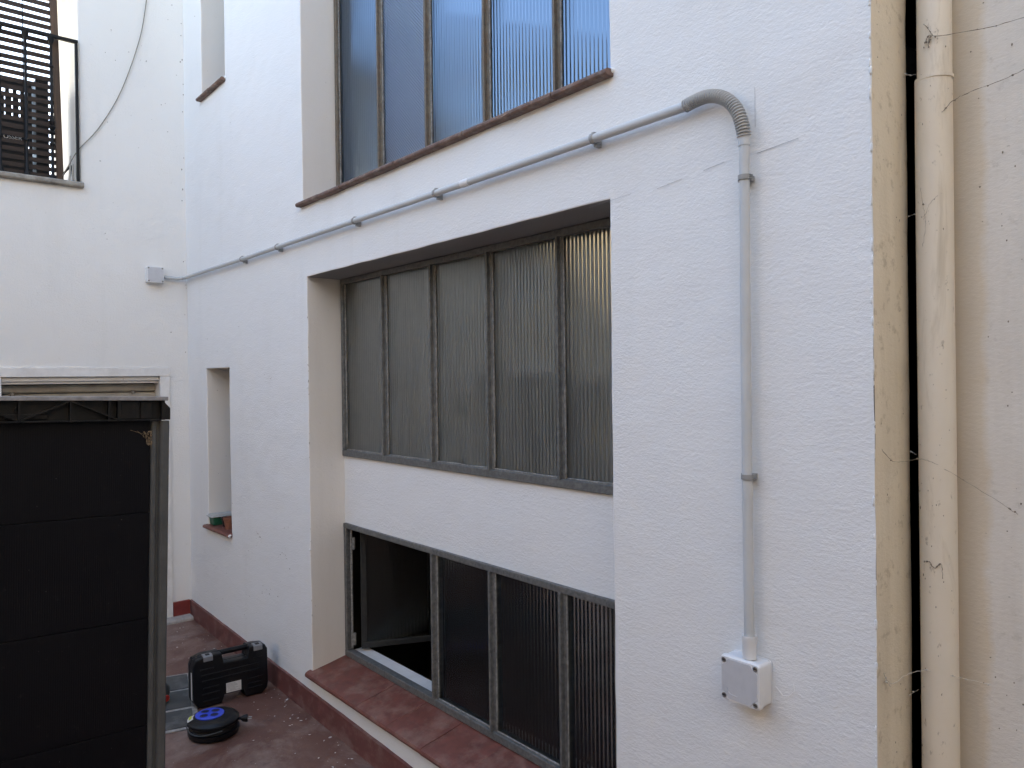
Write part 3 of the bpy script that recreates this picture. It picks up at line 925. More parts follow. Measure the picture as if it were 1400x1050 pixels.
# ------------------------------------------------------------------ junction boxes
def rounded_rect(w_, h_, r_, n_=6):
    out = []
    for cx, cy, a in ((w_/2-r_, h_/2-r_, 0), (-w_/2+r_, h_/2-r_, 90), (-w_/2+r_, -h_/2+r_, 180), (w_/2-r_, -h_/2+r_, 270)):
        for k in range(n_+1):
            t_ = R(a+90*k/n_)
            out.append((cx+r_*math.cos(t_), cy+r_*math.sin(t_)))
    return out
def loft(bm, rings):
    """rings of equal length point lists -> closed solid"""
    V = [[bm.verts.new(p) for p in rg] for rg in rings]
    n_ = len(V[0])
    for a, b in zip(V, V[1:]):
        for k in range(n_):
            bm.faces.new((a[k], a[(k+1) % n_], b[(k+1) % n_], b[k]))
    bm.faces.new(V[0][::-1]); bm.faces.new(V[-1])
def junction_box(loc, rotz, label, w_=0.112, h_=0.112, d_=0.056):
    """local frame: x right, z up, -y out of the wall"""
    e_ = empty('junction_box', loc, label, 'junction box', rot=(0, 0, rotz))
    def ring(w2, h2, r_, y): return [(p[0], y, p[1]) for p in rounded_rect(w2, h2, r_)]
    bm = bmesh.new()
    loft(bm, [ring(w_, h_, .010, 0), ring(w_, h_, .010, -0.003), ring(w_-.003, h_-.003, .010, -0.0035), ring(w_-.003, h_-.003, .010, -d_+.016)])
    obj('back_box', bm, M_pvc_l, e_, smooth=35, local=True)
    bm = bmesh.new()
    loft(bm, [ring(w_-.006, h_-.006, .009, -d_+.017), ring(w_+.001, h_+.001, .010, -d_+.0155), ring(w_+.001, h_+.001, .010, -d_+.006), ring(w_-.001, h_-.001, .009, -d_+.0025), ring(w_-.005, h_-.005, .008, -d_)])
    lid = obj('lid', bm, M_pvc_l, e_, smooth=35, local=True)
    # recessed-looking cover panel with cut corners for the screws
    c_ = 0.018; a_ = w_/2-.006; b_ = h_/2-.006
    o8 = [(-a_+c_, -b_), (a_-c_, -b_), (a_-c_*.6, -b_+c_*.6), (a_, -b_+c_), (a_, b_-c_), (a_-c_*.6, b_-c_*.6), (a_-c_, b_), (-a_+c_, b_), (-a_+c_*.6, b_-c_*.6), (-a_, b_-c_), (-a_, -b_+c_), (-a_+c_*.6, -b_+c_*.6)]
    bm = bmesh.new()
    prism(bm, o8, 'y', -d_+.001, -d_-.0012)
    obj('cover_panel', bm, M_cover, lid, local=True, bevel=.0008)
    # embossed maker's mark: a curved line and a bar
    bm = bmesh.new()
    tube(bm, smooth_path([(-.034, -d_-.0013, -.022), (-.033, -d_-.0013, -.030), (-.027, -d_-.0013, -.036), (-.018, -d_-.0013, -.038), (-.006, -d_-.0013, -.038)], 4), .0009, 6)
    tube(bm, [(-.034, -d_-.0013, -.037), (-.029, -d_-.0013, -.032)], .0008, 6)
    obj('embossed_mark', bm, M_cover, lid, local=True, smooth=60)
    for sx in (-1, 1):
        for sz in (-1, 1):
            bm = bmesh.new()
            T = Matrix.Translation((sx*(w_/2-.0115), -d_, sz*(h_/2-.0115))) @ Matrix.Rotation(R(90), 4, 'X')
            lathe(bm, [(.0062, -.001), (.0062, .0016), (.0048, .0016), (.0046, .0003), (0, .0003)], 18, T)
            s_ = obj('screw', bm, M_screw, lid, local=True, smooth=40)
            bm = bmesh.new()
            box(bm, sx*(w_/2-.0115)-.0042, sx*(w_/2-.0115)+.0042, -d_-.0009, -d_-.0004, sz*(h_/2-.0115)-.0008, sz*(h_/2-.0115)+.0008)
            obj('screw_slot', bm, M_dark, lid, local=True)
    return e_
junction_box((-1.070, -0.0005, 0.890), 0, 'pale grey junction box low on the white wall, below the vertical conduit')
junction_box((XL+0.0005, -0.2205, 2.394), R(90), 'small pale grey junction box high on the end wall, left of the corner', 0.110, 0.110, 0.055)
# scar in the plaster beside the lower box
line([(-1.005, -.0008, .885), (-.985, -.0008, .868), (-.968, -.0008, .872), (-.955, -.0008, .888), (-.957, -.0008, .905)], .0007, M_white, wb, 'plaster_scar')

# ------------------------------------------------------------------ slatted blind, crates and wires on the balcony
bl = empty('slatted_blind', (-5.60, -1.4, 2.962), 'brown wooden slatted blind hanging behind the balcony railing', 'blind')
XB = -5.606
def ypost(z): return -0.785 + (4.1-z)*0.022
bm = bmesh.new()
prism(bm, [(ypost(2.964)-.019, 2.964), (ypost(2.964)+.017, 2.964), (ypost(4.49)+.021, 4.49), (ypost(4.49)-.021, 4.49)], 'x', XB-.018, XB+.020)
obj('side_batten', bm, M_post, bl, bevel=.003)
z = 2.985
while z < 4.47:
    bm = bmesh.new()
    zz_ = z + rnd.uniform(-.002, .002)
    dzl = rnd.uniform(-.006, .006)
    prism(bm, [(XB-.006, zz_-.0135), (XB+.003, zz_-.0135), (XB+.006, zz_+.0135), (XB-.003, zz_+.0135)], 'y', -2.36, ypost(z)-.020)
    for v in bm.verts:
        if v.co.y < -2: v.co.z += dzl
    obj('slat', bm, M_slat, bl)
    z += 0.0478
for y in (-0.955, -1.6):
    bm = bmesh.new(); tube(bm, [(XB+.011, y, 2.97), (XB+.011, y, 4.49)], .003, 6)
    obj('cord', bm, M_iron, bl)
# crates standing on the terrace behind the blind
def crate(y0, y1, z1, label, x0=-5.98, x1=-5.72, lettering=False, bars_z=None):
    e_ = empty('drinks_crate', ((x0+x1)/2, (y0+y1)/2, 2.925), label, 'crate')
    z0 = 2.926
    bm = bmesh.new()
    box(bm, x0, x1, y0, y1, z0, z0+.012)
    segs_ = [(z0+.012, 3.145), (3.225, 3.345)] if lettering else [(z0+.012, z1-.02)]
    for a, b in segs_:
        box(bm, x1-.014, x1, y0, y1, a, b)
        box(bm, x0, x0+.014, y0, y1, a, b)
        box(bm, x0+.0145, x1-.0145, y0, y0+.014, a, b); box(bm, x0+.0145, x1-.0145, y1-.014, y1, a, b)
    obj('shell', bm, M_crate, e_, bevel=.003)
    if lettering:
        y = y1-.011
        bars = []
        k_ = 0
        while y > y0+.005:
            b_ = bmesh.new()
            box(b_, x1-.013, x1-.001, y-.011, y+.011, 3.3452, z1)
            obj('bar', b_, M_crate, e_)
            obj('bar', B(x0+.001, x0+.013, y-.011, y+.011, 3.3452, z1), M_crate, e_)
            y -= .0405
        b_ = bmesh.new()
        box(b_, x1-.012, x1-.002, y0+.115, y1-.045, 3.1452, 3.2248)
        box(b_, x1-.0125, x1-.0015, y0, y0+.085, 3.1452, 3.2248)
        box(b_, x1-.0125, x1-.0015, y1-.018, y1, 3.1452, 3.2248)
        obj('name_band', b_, M_crate, e_)
        cu = bpy.data.curves.new('lettering', 'FONT')
        cu.body = 'G\u00d6SSER'
        cu.size = 0.036; cu.extrude = 0.0008; cu.align_x = 'CENTER'; cu.align_y = 'CENTER'
        tmp = bpy.data.objects.new('tmp_lettering', cu); COL.objects.link(tmp)
        dg = bpy.context.evaluated_depsgraph_get()
        me = bpy.data.meshes.new_from_object(tmp.evaluated_get(dg))
        bpy.data.objects.remove(tmp)
        t_ = bpy.data.objects.new('lettering', me); COL.objects.link(t_)
        me.materials.append(M_letter)
        t_.parent = e_
        t_.matrix_world = Matrix.Identity(4)
        t_.location = Vector((x1+.0005, (y0+.115+y1-.045)/2, 3.2315)) - e_.location
        t_.rotation_euler = (R(90), 0, R(90))
    b_ = bmesh.new()
    box(b_, x0-.001, x1+.001, y0-.001, y0+.016, z1-.02, z1); box(b_, x0-.001, x1+.001, y1-.016, y1+.001, z1-.02, z1)
    box(b_, x1-.016, x1+.0012, y0+.0162, y1-.0162, z1-.0195, z1); box(b_, x0-.0012, x0+.016, y0+.0162, y1-.0162, z1-.0195, z1)
    obj('rim', b_, M_crate, e_, bevel=.002)
    return e_
crate(-1.205, -0.895, 3.585, 'dark crate with white lettering behind the blind slats', lettering=True)
crate(-0.872, -0.800, 3.640, 'narrow dark crate behind the blind, beside its brown batten', x0=-5.95, x1=-5.73)
crate(-1.62, -1.225, 3.50, 'dark crate behind the leftmost slats of the blind')

# loose wires at the foot of the batten and the long cord up the wall
pts = smooth_path([(-5.60, -.758, 2.968), (-5.585, -.745, 3.01), (-5.56, -.716, 3.072), (-5.545, -.664, 3.174), (-5.547, -.543, 3.341), (-5.547, -.407, 3.614), (-5.548, -.288, 3.99), (-5.549, -.238, 4.279), (-5.549, -.22, 4.45), (-5.549, -.21, 4.61)], 10)
bm = bmesh.new(); tube(bm, pts, .0030, 8)
tag(obj('wall_cord', bm, M_cord, smooth=60), 'long grey cord curving up the end wall from the balcony', 'cord')
pts = smooth_path([(-5.62, -.748, 2.966), (-5.62, -.744, 3.01), (-5.615, -.715, 3.055), (-5.61, -.695, 3.075), (-5.605, -.69, 3.02), (-5.605, -.687, 2.966)], 8)
bm = bmesh.new(); tube(bm, pts, .006, 8)
tag(obj('cable_loop', bm, M_cable, smooth=60), 'dark loop of cable standing on the balcony ledge', 'cable')
for k, (y, top, lean) in enumerate(((-.712, 3.14, .012), (-.690, 3.09, .002))):
    bm = bmesh.new()
    tube(bm, smooth_path([(-5.60, y, 2.962), (-5.60, y+lean*.5, 3.03), (-5.604, y+lean, top)], 6), .0055, 8)
    tag(obj('dry_stem', bm, M_cob_l, smooth=60), ('taller' if k == 0 else 'shorter') + ' of two pale sticks leaning in the balcony corner', 'stick')

# ------------------------------------------------------------------ tall black panel in the foreground
XP = -2.60
pa = empty('black_panel', (XP, -1.24, fz(XP)), 'tall black plastic panel with ribbed top rail and grey side post, standing in the foreground', 'panel', rot=(R(-1.5), 0, 0))
Z0 = 0.0
pz = -fz(XP)
# local frame: y along the panel (right end near 0.22), z up from the floor
YR = 0.228
YLf = -1.05
TOP = 1.605 + pz
seams = [0.06, 0.245+pz, 0.565+pz, 0.905+pz, 1.243+pz, 1.537+pz]
for a, b in zip(seams, seams[1:]):
    bm = bmesh.new()
    box(bm, -0.006, 0.002, YLf+.02, YR-.045, a+.0012, b-.0012)
    obj('sheet', bm, M_sheet, pa, local=True, bevel=.0015)
obj('backing', B(-0.010, -0.0065, YLf+.02, YR-.045, 0.06, 1.55+pz), M_blackpl, pa, local=True)
# top rail: channel with web, chords and truss ribs
bm = bmesh.new()
box(bm, -0.006, 0.002, YLf, YR-.002, 1.5385+pz, TOP-.004)
rl = obj('top_rail', bm, M_rail, pa, local=True)
obj('lip', B(-0.010, 0.030, YLf, YR+.001, TOP-.0035, TOP+.009), M_lip, pa, local=True, bevel=.002)
obj('lower_chord', B(0.0025, 0.028, YLf, YR-.019, 1.5375+pz, 1.5415+pz), M_rail, rl, local=True, bevel=.001)
zb_, zt_ = 1.542+pz, TOP-.004
yy = YR-.085
up = True
step = 0.130
def bar(p, q, w_=.004, x1=.026):
    bm = bmesh.new()
    d = Vector((q[0]-p[0], q[1]-p[1])).normalized(); n_ = Vector((-d.y, d.x))*w_/2
    prism(bm, [(p[0]+n_.x, p[1]+n_.y), (q[0]+n_.x, q[1]+n_.y), (q[0]-n_.x, q[1]-n_.y), (p[0]-n_.x, p[1]-n_.y)], 'x', 0.0026, x1)
    return bm
y = YR-.143
flip = False
while y > YLf+.1:
    p = (y, zb_ if not flip else zt_); q = (y-step, zt_ if not flip else zb_)
    obj('brace', bar(p, q), M_rail, rl, local=True)
    obj('rib', B(0.0026, 0.0255, y-step-.003, y-step+.003, zb_, zt_), M_rail, rl, local=True)
    y -= step; flip = not flip
obj('rib', B(0.0026, 0.0255, YR-.146, YR-.137, zb_, zt_), M_rail, rl, local=True)
obj('rib', B(0.0026, 0.0245, YR-.172, YR-.166, zb_, zt_), M_rail, rl, local=True)
obj('corner_plate', B(0.0027, 0.012, YR-.134, YR-.080, zb_+.002, zt_-.002), M_rail, rl, local=True, bevel=.001)
obj('corner_plate', B(0.0027, 0.012, YR-.077, YR-.045, zb_+.002, zt_-.002), M_rail, rl, local=True, bevel=.001)
bm = bmesh.new()
lathe(bm, [(0.009, 0), (0.009, 0.010), (0.005, 0.010), (0.005, 0.001), (0, 0.001)], 18, Matrix.Translation((0.003, YR-.405, TOP-.030)) @ Matrix.Rotation(R(90), 4, 'Y'))
obj('boss', bm, M_rail, rl, local=True, smooth=40)
obj('label_bar', B(0.0027, 0.010, YR-.44, YR-.33, zb_+.004, zb_+.020), M_rail, rl, local=True, bevel=.002)
bm = bmesh.new()
prism(bm, [(YR-.018, zt_), (YR-.014, zt_+.001), (YR+.009, zt_-.024), (YR+.009, zb_-.002), (YR-.018, zb_-.002)], 'x', -.012, .024)
obj('corner_block', bm, M_rail, rl, local=True, bevel=.002)
# right-hand post: grooved grey profile
po = bmesh.new()
prism(po, [(-.014, YR-.044), (.008, YR-.044), (.012, YR-.040), (.012, YR-.030), (.004, YR-.027), (.004, YR-.021), (.016, YR-.018), (.022, YR-.012), (.022, YR+.003), (.017, YR+.008), (-.014, YR+.008)], 'z', 0.012, 1.5365+pz)
obj('post', po, M_profile, pa, local=True, bevel=.0015)
po = bmesh.new()
prism(po, [(-.014, YLf-.008), (.020, YLf-.008), (.020, YLf+.03), (-.014, YLf+.03)], 'z', 0.012, 1.5365+pz)
obj('post', po, M_profile, pa, local=True, bevel=.0015)
for y in (YLf+.01, YR-.015):
    bm = bmesh.new()
    prism(bm, [(-.16, -.002), (.16, -.002), (.16, .010), (.03, .030), (-.03, .030), (-.16, .010)], 'y', y-.02, y+.02)
    obj('foot', bm, M_rail, pa, local=True, bevel=.003)
obj('bottom_rail', B(-.012, .014, YLf+.031, YR-.045, 0.03, 0.0595), M_rail, pa, local=True)

# cobweb with debris in the panel's corner
bm = bmesh.new()
pm = Matrix.Translation(pa.location) @ Matrix.Rotation(R(-1.5), 4, 'X')
for k in range(150):
    u = rnd.random()**1.4; a = rnd.random()
    y = YR-.042 - u*.030*(1-a*.6); z = 1.500+pz - a*.045 + .006*rnd.random()
    p = pm @ Vector((0.006+rnd.random()*.006, y, z))
    s_ = rnd.uniform(.0006, .0020)
    bmesh.ops.create_icosphere(bm, subdivisions=1, radius=s_, matrix=Matrix.Translation(p) @ Matrix.Diagonal((1, rnd.uniform(.6, 1.6), rnd.uniform(.6, 1.6), 1)))
tube(bm, [pm @ Vector((.006, YR-.105, 1.508+pz)), pm @ Vector((.010, YR-.055, 1.490+pz))], .0005, 5)
tube(bm, [pm @ Vector((.006, YR-.085, 1.505+pz)), pm @ Vector((.010, YR-.048, 1.470+pz))], .0004, 5)
tag(obj('debris_cobweb', bm, M_leaf), 'brown dusty cobweb debris in the top right corner of the black panel', 'cobweb')

# ------------------------------------------------------------------ tool case
tc = empty('tool_case', (-4.075, -0.262, fz(-4.075)+.002), 'black plastic tool case with grey latches standing upright by the skirting', 'tool case', rot=(0, R(-2), R(-3)))
# local: y along the case (width), z up, +x towards the viewer
CW, CH, CT = 0.392, 0.262, 0.105
def case_outline():
    w_ = CW/2
    return [(-w_+.012, .018), (-w_+.03, .0), (-.055, .0), (-.040, .040), (.060, .040), (.075, .0), (w_-.03, .0), (w_-.006, .022), (w_, .05), (w_, CH-.03), (w_-.014, CH-.006), (w_-.06, CH), (.098, CH), (.088, CH-.055), (-.040, CH-.055), (-.050, CH), (-w_+.05, CH), (-w_+.012, CH-.012), (-w_, CH-.045), (-w_, .04)]
def shell(x0, x1, mat, name):
    bm = bmesh.new()
    ol = case_outline()
    sgn = 1 if x1 > x0 else -1
    cx_, cy_ = 0, CH/2
    def sc(p, k): return (cx_+(p[0]-cx_)*k, cy_+(p[1]-cy_)*k)
    A = [[(x0, p[0], p[1]) for p in ol], [(x0+(x1-x0)*.72, p[0], p[1]) for p in ol], [(x0+(x1-x0)*.93, *sc(p, .985)) for p in ol], [(x1, *sc(p, .955)) for p in ol]]
    loft(bm, A)
    return obj(name, bm, mat, tc, smooth=30, local=True, bevel=.0025)
fs = shell(.001, CT/2, M_blackpl, 'front_shell')
shell(-.001, -CT/2, M_blackpl, 'rear_shell')
# handle bar bridging the notch
bm = bmesh.new()
tube(bm, smooth_path([(0, -.062, CH-.02), (0, -.055, CH-.012), (0, -.035, CH-.011), (0, .080, CH-.011), (0, .100, CH-.012), (0, .108, CH-.02)], 5), .0145, 12)
obj('handle', bm, M_blackpl, tc, smooth=60, local=True)
for y in (-.118, .142):
    bm = bmesh.new()
    prism(bm, [(.010, CH-.004), (CT/2-.008, CH-.006), (CT/2-.004, CH-.028), (CT/2+.003, CH-.028), (CT/2+.001, CH-.004), (CT/2-.012, CH+.004), (.010, CH+.004)], 'y', y-.024, y+.024)
    l_ = obj('latch', bm, M_latch, tc, local=True, bevel=.002)
    obj('latch_recess', B(CT/2-.030, CT/2-.008, y-.010, y+.010, CH-.008, CH+.0052), M_dark, l_, local=True)
# raised ribs on the front
for (y0, y1, z) in ((-.155, .150, .165), (-.150, .152, .135), (-.145, -.065, .098), (-.150, -.062, .068), (-.145, -.068, .032), (.082, .165, .092), (.085, .160, .066), (.088, .158, .042), (-.16, -.09, .195), (.115, .165, .195)):
    bm = bmesh.new()
    tube(bm, [(CT/2-.001, y0, z), (CT/2-.001, y1, z)], .0045, 8)
    obj('moulded_rib', bm, M_blackpl, fs, local=True, smooth=60)
st = obj('sticker', B(CT/2-.002, CT/2+.0012, -.030, .048, .047, .098), M_label, tc, local=True)
for k in range(7):
    z = .092-.0062*k
    obj('print_line', B(CT/2+.0013, CT/2+.0016, -.026, .044-rnd.uniform(0, .03), z-.0012, z), M_print, st, local=True)
obj('side_sticker', B(CT/2-.036, CT/2-.018, -CW/2-.0012, -CW/2+.001, .045, .185), M_label, tc, local=True)

# ------------------------------------------------------------------ cable reel
cr = empty('cable_reel', (-3.735, -0.458, fz(-3.735)+.001), 'round black cable reel with blue four-socket plate lying on the floor', 'cable reel')
def lpart(name, prof, mat, n_=40, T=None, parent=cr, sm=35):
    bm = bmesh.new(); lathe(bm, prof, n_, T)
    return obj(name, bm, mat, parent, local=True, smooth=sm)
RR = 0.118
lpart('lower_casing', [(0, 0), (RR-.015, 0), (RR-.004, .006), (RR, .018), (RR, .030), (RR-.006, .033), (RR-.02, .034), (0, .034)], M_blackpl)
cw = bmesh.new()
for k in range(4):
    z = .037+.0055*k
    ring_ = [( (RR-.012+.002*math.sin(k*3+a))*math.cos(a), (RR-.012+.002*math.sin(k*3+a))*math.sin(a), z+.0015*math.sin(3*a+k)) for a in ramp(0, 2*math.pi, 48)]
    tube(cw, ring_, .0042, 8, caps=False)
obj('wound_cable', cw, M_cable, cr, local=True, smooth=60)
lpart('upper_casing', [(0, .056), (RR-.02, .056), (RR-.004, .058), (RR+.001, .064), (RR, .074), (RR-.010, .084), (RR-.03, .089), (0, .091)], M_blackpl)
pc = (-.018, -.012)
T = Matrix.Translation((pc[0], pc[1], 0))
pl_ = lpart('socket_plate', [(0, .088), (.066, .088), (.066, .0935), (.062, .0955), (0, .0955)], M_blue, 40, T)
for a in (20, 110, 200, 290):
    q = (pc[0]+.034*math.cos(R(a)), pc[1]+.034*math.sin(R(a)))
    T2 = Matrix.Translation((q[0], q[1], 0))
    s_ = lpart('socket', [(.0225, .0952), (.0225, .0972), (.0195, .0972), (.0188, .0958), (0, .0958)], M_blue, 28, T2, pl_)
    lpart('socket_well', [(0, .09585), (.0188, .09585), (.0180, .0963), (0, .0961)], M_blue_d, 24, T2, pl_)
    bm = bmesh.new()
    for s in (-1, 1):
        lathe(bm, [(0, .0964), (.0025, .0964), (.0022, .0968), (0, .0968)], 8, Matrix.Translation((q[0]+s*.0085*math.cos(R(a)), q[1]+s*.0085*math.sin(R(a)), 0)))
    obj('contact_hole', bm, M_dark, pl_, local=True)
# sticker on the rim, bent round it
bm = bmesh.new()
for k in range(6):
    a0, a1 = R(232+5*k), R(237+5*k)
    v = [bm.verts.new((r_*math.cos(a), r_*math.sin(a), z)) for (a, r_, z) in ((a0, RR-.001, .0795), (a1, RR-.001, .0795), (a1, RR-.026, .0905), (a0, RR-.026, .0905))]
    bm.faces.new(v)
bmesh.ops.remove_doubles(bm, verts=bm.verts[:], dist=1e-5)
bmesh.ops.solidify(bm, geom=bm.faces[:], thickness=-.0012)
s_ = obj('sticker', bm, M_label, cr, local=True)
bm = bmesh.new()
for k in range(4):
    a0, a1 = R(235+5*k), R(240+5*k)
    v = [bm.verts.new((r_*math.cos(a), r_*math.sin(a), z)) for (a, r_, z) in ((a0, RR-.005, .0835), (a1, RR-.007, .0845), (a1, RR-.019, .0900), (a0, RR-.017, .0890))]
    bm.faces.new(v)
bmesh.ops.remove_doubles(bm, verts=bm.verts[:], dist=1e-5)
bmesh.ops.solidify(bm, geom=bm.faces[:], thickness=-.0012)
obj('sticker_print', bm, M_yellow, s_, local=True)
# plug on a short tail
pa_ = R(62)
dx, dy = math.cos(pa_), math.sin(pa_)
bm = bmesh.new()
tube(bm, [(dx*(RR-.02), dy*(RR-.02), .060), (dx*(RR+.008), dy*(RR+.008), .060), (dx*(RR+.018), dy*(RR+.018), .059), (dx*(RR+.034), dy*(RR+.034), .058), (dx*(RR+.040), dy*(RR+.040), .058)], .01, 14, rads=[.006, .008, .016, .0185, .017])
pg = obj('plug', bm, M_blackpl, cr, local=True, smooth=50)
for s in (-1, 1):
    bm = bmesh.new()
    ox, oy = -dy*s*.0095, dx*s*.0095
    tube(bm, [(dx*(RR+.039)+ox, dy*(RR+.039)+oy, .058), (dx*(RR+.058)+ox, dy*(RR+.058)+oy, .058)], .0024, 8)
    obj('pin', bm, M_screw, pg, local=True, smooth=60)
bm = bmesh.new()
tube(bm, smooth_path([(-.02, -RR-.003, .060), (.03, -RR-.001, .046), (.075, -.092, .040), (.105, -.055, .046), (.120, .0, .052)], 6), .0028, 6)
obj('cable_tail', bm, M_dgrey, cr, local=True, smooth=60)

# round canister mostly hidden behind the panel post
ca = empty('round_canister', (-4.235, -0.592, fz(-4.2)+.011), 'dark round container with red cap on the grey slabs, half hidden by the panel post', 'container', rot=(0, 0, R(20)))
T = Matrix.Translation((0, 0, .058)) @ Matrix.Rotation(R(90), 4, 'Y')
lpart('body', [(0, -.07), (.045, -.07), (.056, -.055), (.058, .0), (.056, .045), (.046, .056), (0, .058)], M_dgrey, 32, T, ca)
lpart('cap', [(0, .0585), (.017, .0585), (.017, .066), (.013, .069), (0, .069)], M_red, 24, T @ Matrix.Translation((.028, .022, 0)), ca)

# ------------------------------------------------------------------ pots in the lower slit window
SZ = 0.705
e_ = empty('seed_tray', (-5.105, 0.065, SZ+.006), 'green plastic tray on the slit window sill, covered by a clear lid', 'tray')
bm = bmesh.new()
loft(bm, [[(p[0], p[1], z) for p in rounded_rect(w_, h_, .012, 4)] for (w_, h_, z) in ((.085, .13, 0), (.095, .14, .045), (.104, .150, .046), (.104, .150, .052))])
obj('tray_body', bm, M_green, e_, local=True, bevel=.001)
bm = bmesh.new()
loft(bm, [[(p[0], p[1], z) for p in rounded_rect(w_, h_, .012, 4)] for (w_, h_, z) in ((.118, .17, .054), (.118, .17, .058), (.104, .152, .060), (.098, .145, .068))])
obj('lid', bm, M_bottle, e_, local=True)
def pot(loc, r_, h_, mat, label, nm='flower_pot'):
    e_ = empty(nm, loc, label, 'pot')
    lpart('pot_body', [(0, 0), (r_*.68, 0), (r_*.92, h_*.78), (r_, h_*.78), (r_*1.02, h_), (r_*.9, h_), (r_*.85, h_*.8), (0, h_*.8)], mat, 24, None, e_)
    lpart('soil', [(0, h_*.84), (r_*.86, h_*.83), (r_*.86, h_*.80), (0, h_*.80)], M_soil, 24, None, e_)
    return e_
pot((-4.985, .060, SZ+.006), .040, .058, M_blackpl, 'small black plastic pot between the green tray and clay pot')
pot((-4.885, .045, SZ+.004), .046, .075, M_clay, 'small clay flower pot on the slit window sill')
e_ = empty('small_bottle', (-4.835, .105, SZ+.010), 'pale bottle with black cap behind the clay pot', 'bottle')
lpart('bottle_body', [(0, 0), (.024, 0), (.026, .004), (.026, .085), (.014, .10), (0, .10)], M_bottle, 20, None, e_)
lpart('cap', [(0, .101), (.018, .101), (.018, .128), (.015, .131), (0, .131)], M_dark, 20, None, e_)

# ------------------------------------------------------------------ cobwebs, stains and chips
def web(paths, label, mat=M_cob, rr=.0009, knots=6):
    bm = bmesh.new()
    for p in paths:
        q = smooth_path(p, 8)
        q = [v + Vector((rnd.uniform(-1, 1), 0, rnd.uniform(-1, 1)))*.0012 for v in q]
        tube(bm, q, rr, 5, rads=[rr*rnd.uniform(.35, 1.05) for _ in q])
        for k in range(knots):
            c = rnd.choice(q)
            bmesh.ops.create_icosphere(bm, subdivisions=1, radius=rnd.uniform(.001, .0026), matrix=Matrix.Translation(c + Vector((rnd.uniform(-.002, .002), 0, rnd.uniform(-.002, .002)))))
    return tag(obj('cobweb', bm, mat), label, 'cobweb')
YF = PY-PR-.002
YW = YB-.010
web([[(-.700, YF, 2.44), (-.690, YF, 2.425), (-.672, YF+.004, 2.405), (-.58, YW-.05, 2.402), (-.49, YW-.03, 2.405)], [(-.698, YF, 2.395), (-.690, YF, 2.41), (-.676, YF+.003, 2.406)], [(-.692, YF, 2.385), (-.688, YF, 2.408)]], 'topmost dark cobweb thread stretched from the downpipe to the right edge', rr=.0010)
web([[(-.668, YF+.012, 2.235), (-.650, PY-.01, 2.262), (-.62, YW-.03, 2.28), (-.54, YW-.01, 2.30), (-.49, YW, 2.325)]], 'dusty cobweb strand rising right of the downpipe below its socket', rr=.0009)
web([[(-.752, .02, 1.485), (-.745, .06, 1.455), (-.735, .12, 1.452), (-.710, YF, 1.455), (-.675, YF+.008, 1.440), (-.60, YW-.03, 1.38), (-.55, YW, 1.34)]], 'cobweb thread slanting across the downpipe at mid height', rr=.0006)
web([[(-.752, .02, 0.985), (-.748, .05, 0.955), (-.735, .11, 0.965), (-.705, YF, 0.975), (-.66, YF+.02, 0.97), (-.60, YW-.02, 0.955)], [(-.752, .03, .965), (-.75, .05, .948)]], 'lowest cobweb spanning the corner and the downpipe', M_cob_l, .0008)
web([[(-.712, YF+.004, 1.22), (-.700, YF, 1.225), (-.688, YF, 1.212), (-.676, YF+.004, 1.222), (-.674, YF+.006, 1.19)]], 'short dark cobweb squiggle on the front of the downpipe', rr=.0010)
web([[(-.712, YF+.004, 2.075), (-.705, YF, 2.03), (-.70, YF, 1.99), (-.708, YF+.002, 1.94)], [(-.705, YF, 2.0), (-.69, YF, 2.035), (-.675, YF+.005, 2.05)]], 'faint branching cobweb on the downpipe above mid height', rr=.0004, knots=1)
web([[(-.752, .16, 2.35), (-.735, .15, 2.34), (-.725, .15, 2.338)], [(-.752, .17, 2.02), (-.73, .15, 2.018)], [(-.752, .17, 1.47), (-.73, .15, 1.462)], [(-.752, .15, .90), (-.73, .15, .92)]], 'pale cobweb threads in the dark gap beside the downpipe', M_cob_l, .0005, 2)
bm = bmesh.new()
def speck(p, s_, n_):
    bmesh.ops.create_icosphere(bm, subdivisions=1, radius=s_, matrix=Matrix.Translation(p) @ Matrix.Diagonal((n_[0], n_[1], n_[2], 1)))
for k in range(110):
    speck((rnd.uniform(-.64, -.40), YB-.0005, rnd.uniform(.6, 2.7)), rnd.uniform(.0008, .0022), (1, .3, rnd.uniform(.6, 1.8)))
for k in range(60):
    speck((-.7575, rnd.uniform(.01, .19), rnd.uniform(.6, 2.7)), rnd.uniform(.0006, .0016), (.3, 1, rnd.uniform(.6, 2)))
for k in range(70):
    a = rnd.uniform(-140, -20)
    speck((PX+PR*math.cos(R(a)), PY+PR*math.sin(R(a)), rnd.uniform(.6, 2.7)), rnd.uniform(.0006, .0018), (.7, .7, rnd.uniform(.7, 2.4)))
tag(obj('dirt_specks', bm, M_cob), 'dark dirt specks on the cream corner and downpipe', None, None, 'stuff')
bm = bmesh.new()
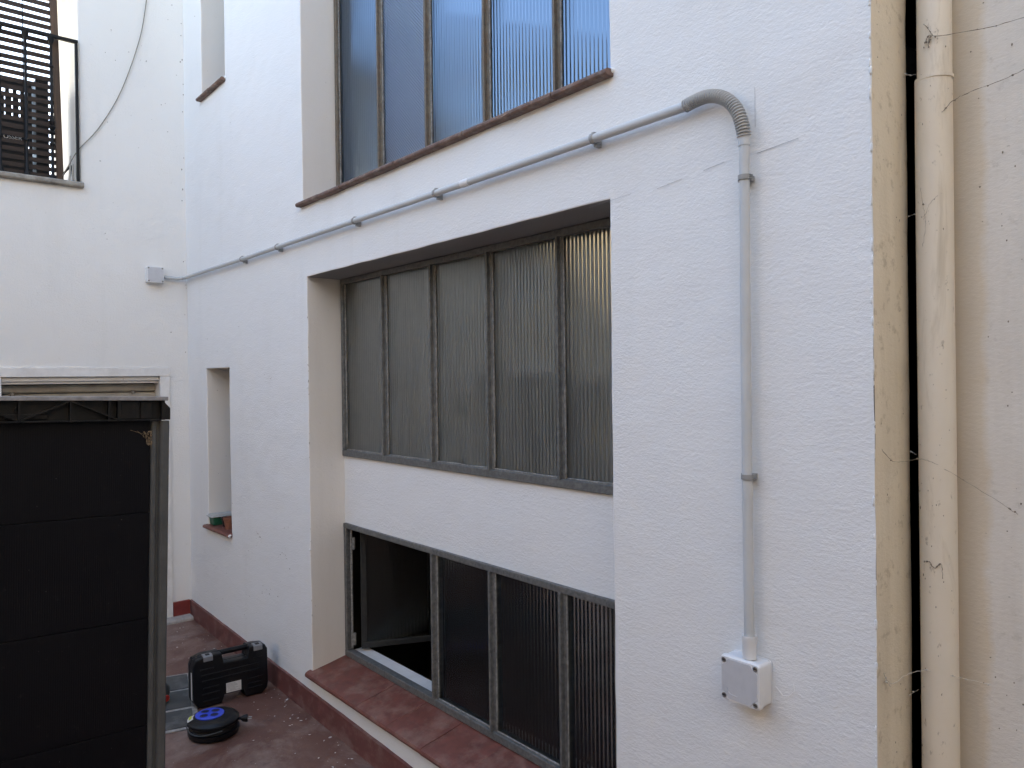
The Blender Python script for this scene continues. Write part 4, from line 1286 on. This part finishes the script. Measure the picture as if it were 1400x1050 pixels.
for k in range(130):
    u = rnd.random()
    x = -5.35 + 2.6*u; y = -.03 - abs(rnd.gauss(0, .13)) if k < 130 else -rnd.uniform(.05, .75)
    s_ = rnd.uniform(.0012, .0055) * (1.6 if rnd.random() < .08 else 1)
    bmesh.ops.create_icosphere(bm, subdivisions=1, radius=s_, matrix=Matrix.Translation((x, y, fz(x)+.0025)) @ Matrix.Rotation(rnd.uniform(0, 6), 4, 'Z') @ Matrix.Diagonal((rnd.uniform(.6, 1.8), .7, .35, 1)))
tag(obj('paint_chips', bm, M_chip), 'white paint chips scattered over the floor by the skirting', None, None, 'stuff')

# specks, knocks and scuffs on the white walls
bm = bmesh.new()
for k in range(70):
    speck((rnd.uniform(-5.5, -3.7), -.0006, rnd.choice((rnd.uniform(.2, 1.2), rnd.uniform(.2, 4.2)))), rnd.uniform(.0015, .0045), (rnd.uniform(.6, 1.6), .25, rnd.uniform(.4, 1.2)))
for k in range(45):
    speck((XL+.0006, rnd.uniform(-.62, -.02), rnd.uniform(1.0, 4.3)), rnd.uniform(.0015, .004), (.25, rnd.uniform(.6, 1.6), rnd.uniform(.5, 1.4)))
for k in range(26):
    speck((XL+.0006, -.004-abs(rnd.gauss(0, .012)), rnd.uniform(1.8, 4.3)), rnd.uniform(.002, .006), (.25, .8, rnd.uniform(.6, 1.6)))
for k in range(26):
    speck((-3.616+rnd.uniform(-.002, .002), rnd.uniform(-.001, .004), rnd.uniform(.3, 2.1)), rnd.uniform(.002, .005), (.5, .4, rnd.uniform(.6, 2)))
for (x0, z0, n_) in ((-4.30, .76, 16), (-3.95, .72, 8), (-4.12, 1.67, 5), (-4.2, .45, 10), (-3.35, 2.63, 1)):
    for k in range(n_):
        speck((x0+rnd.gauss(0, .04), -.0006, z0+rnd.gauss(0, .02)), rnd.uniform(.0015, .004), (rnd.uniform(.8, 3), .25, rnd.uniform(.3, 1)))
tag(obj('wall_specks', bm, M_speck), 'small dark specks and scuffs on the white walls', None, None, 'stuff')
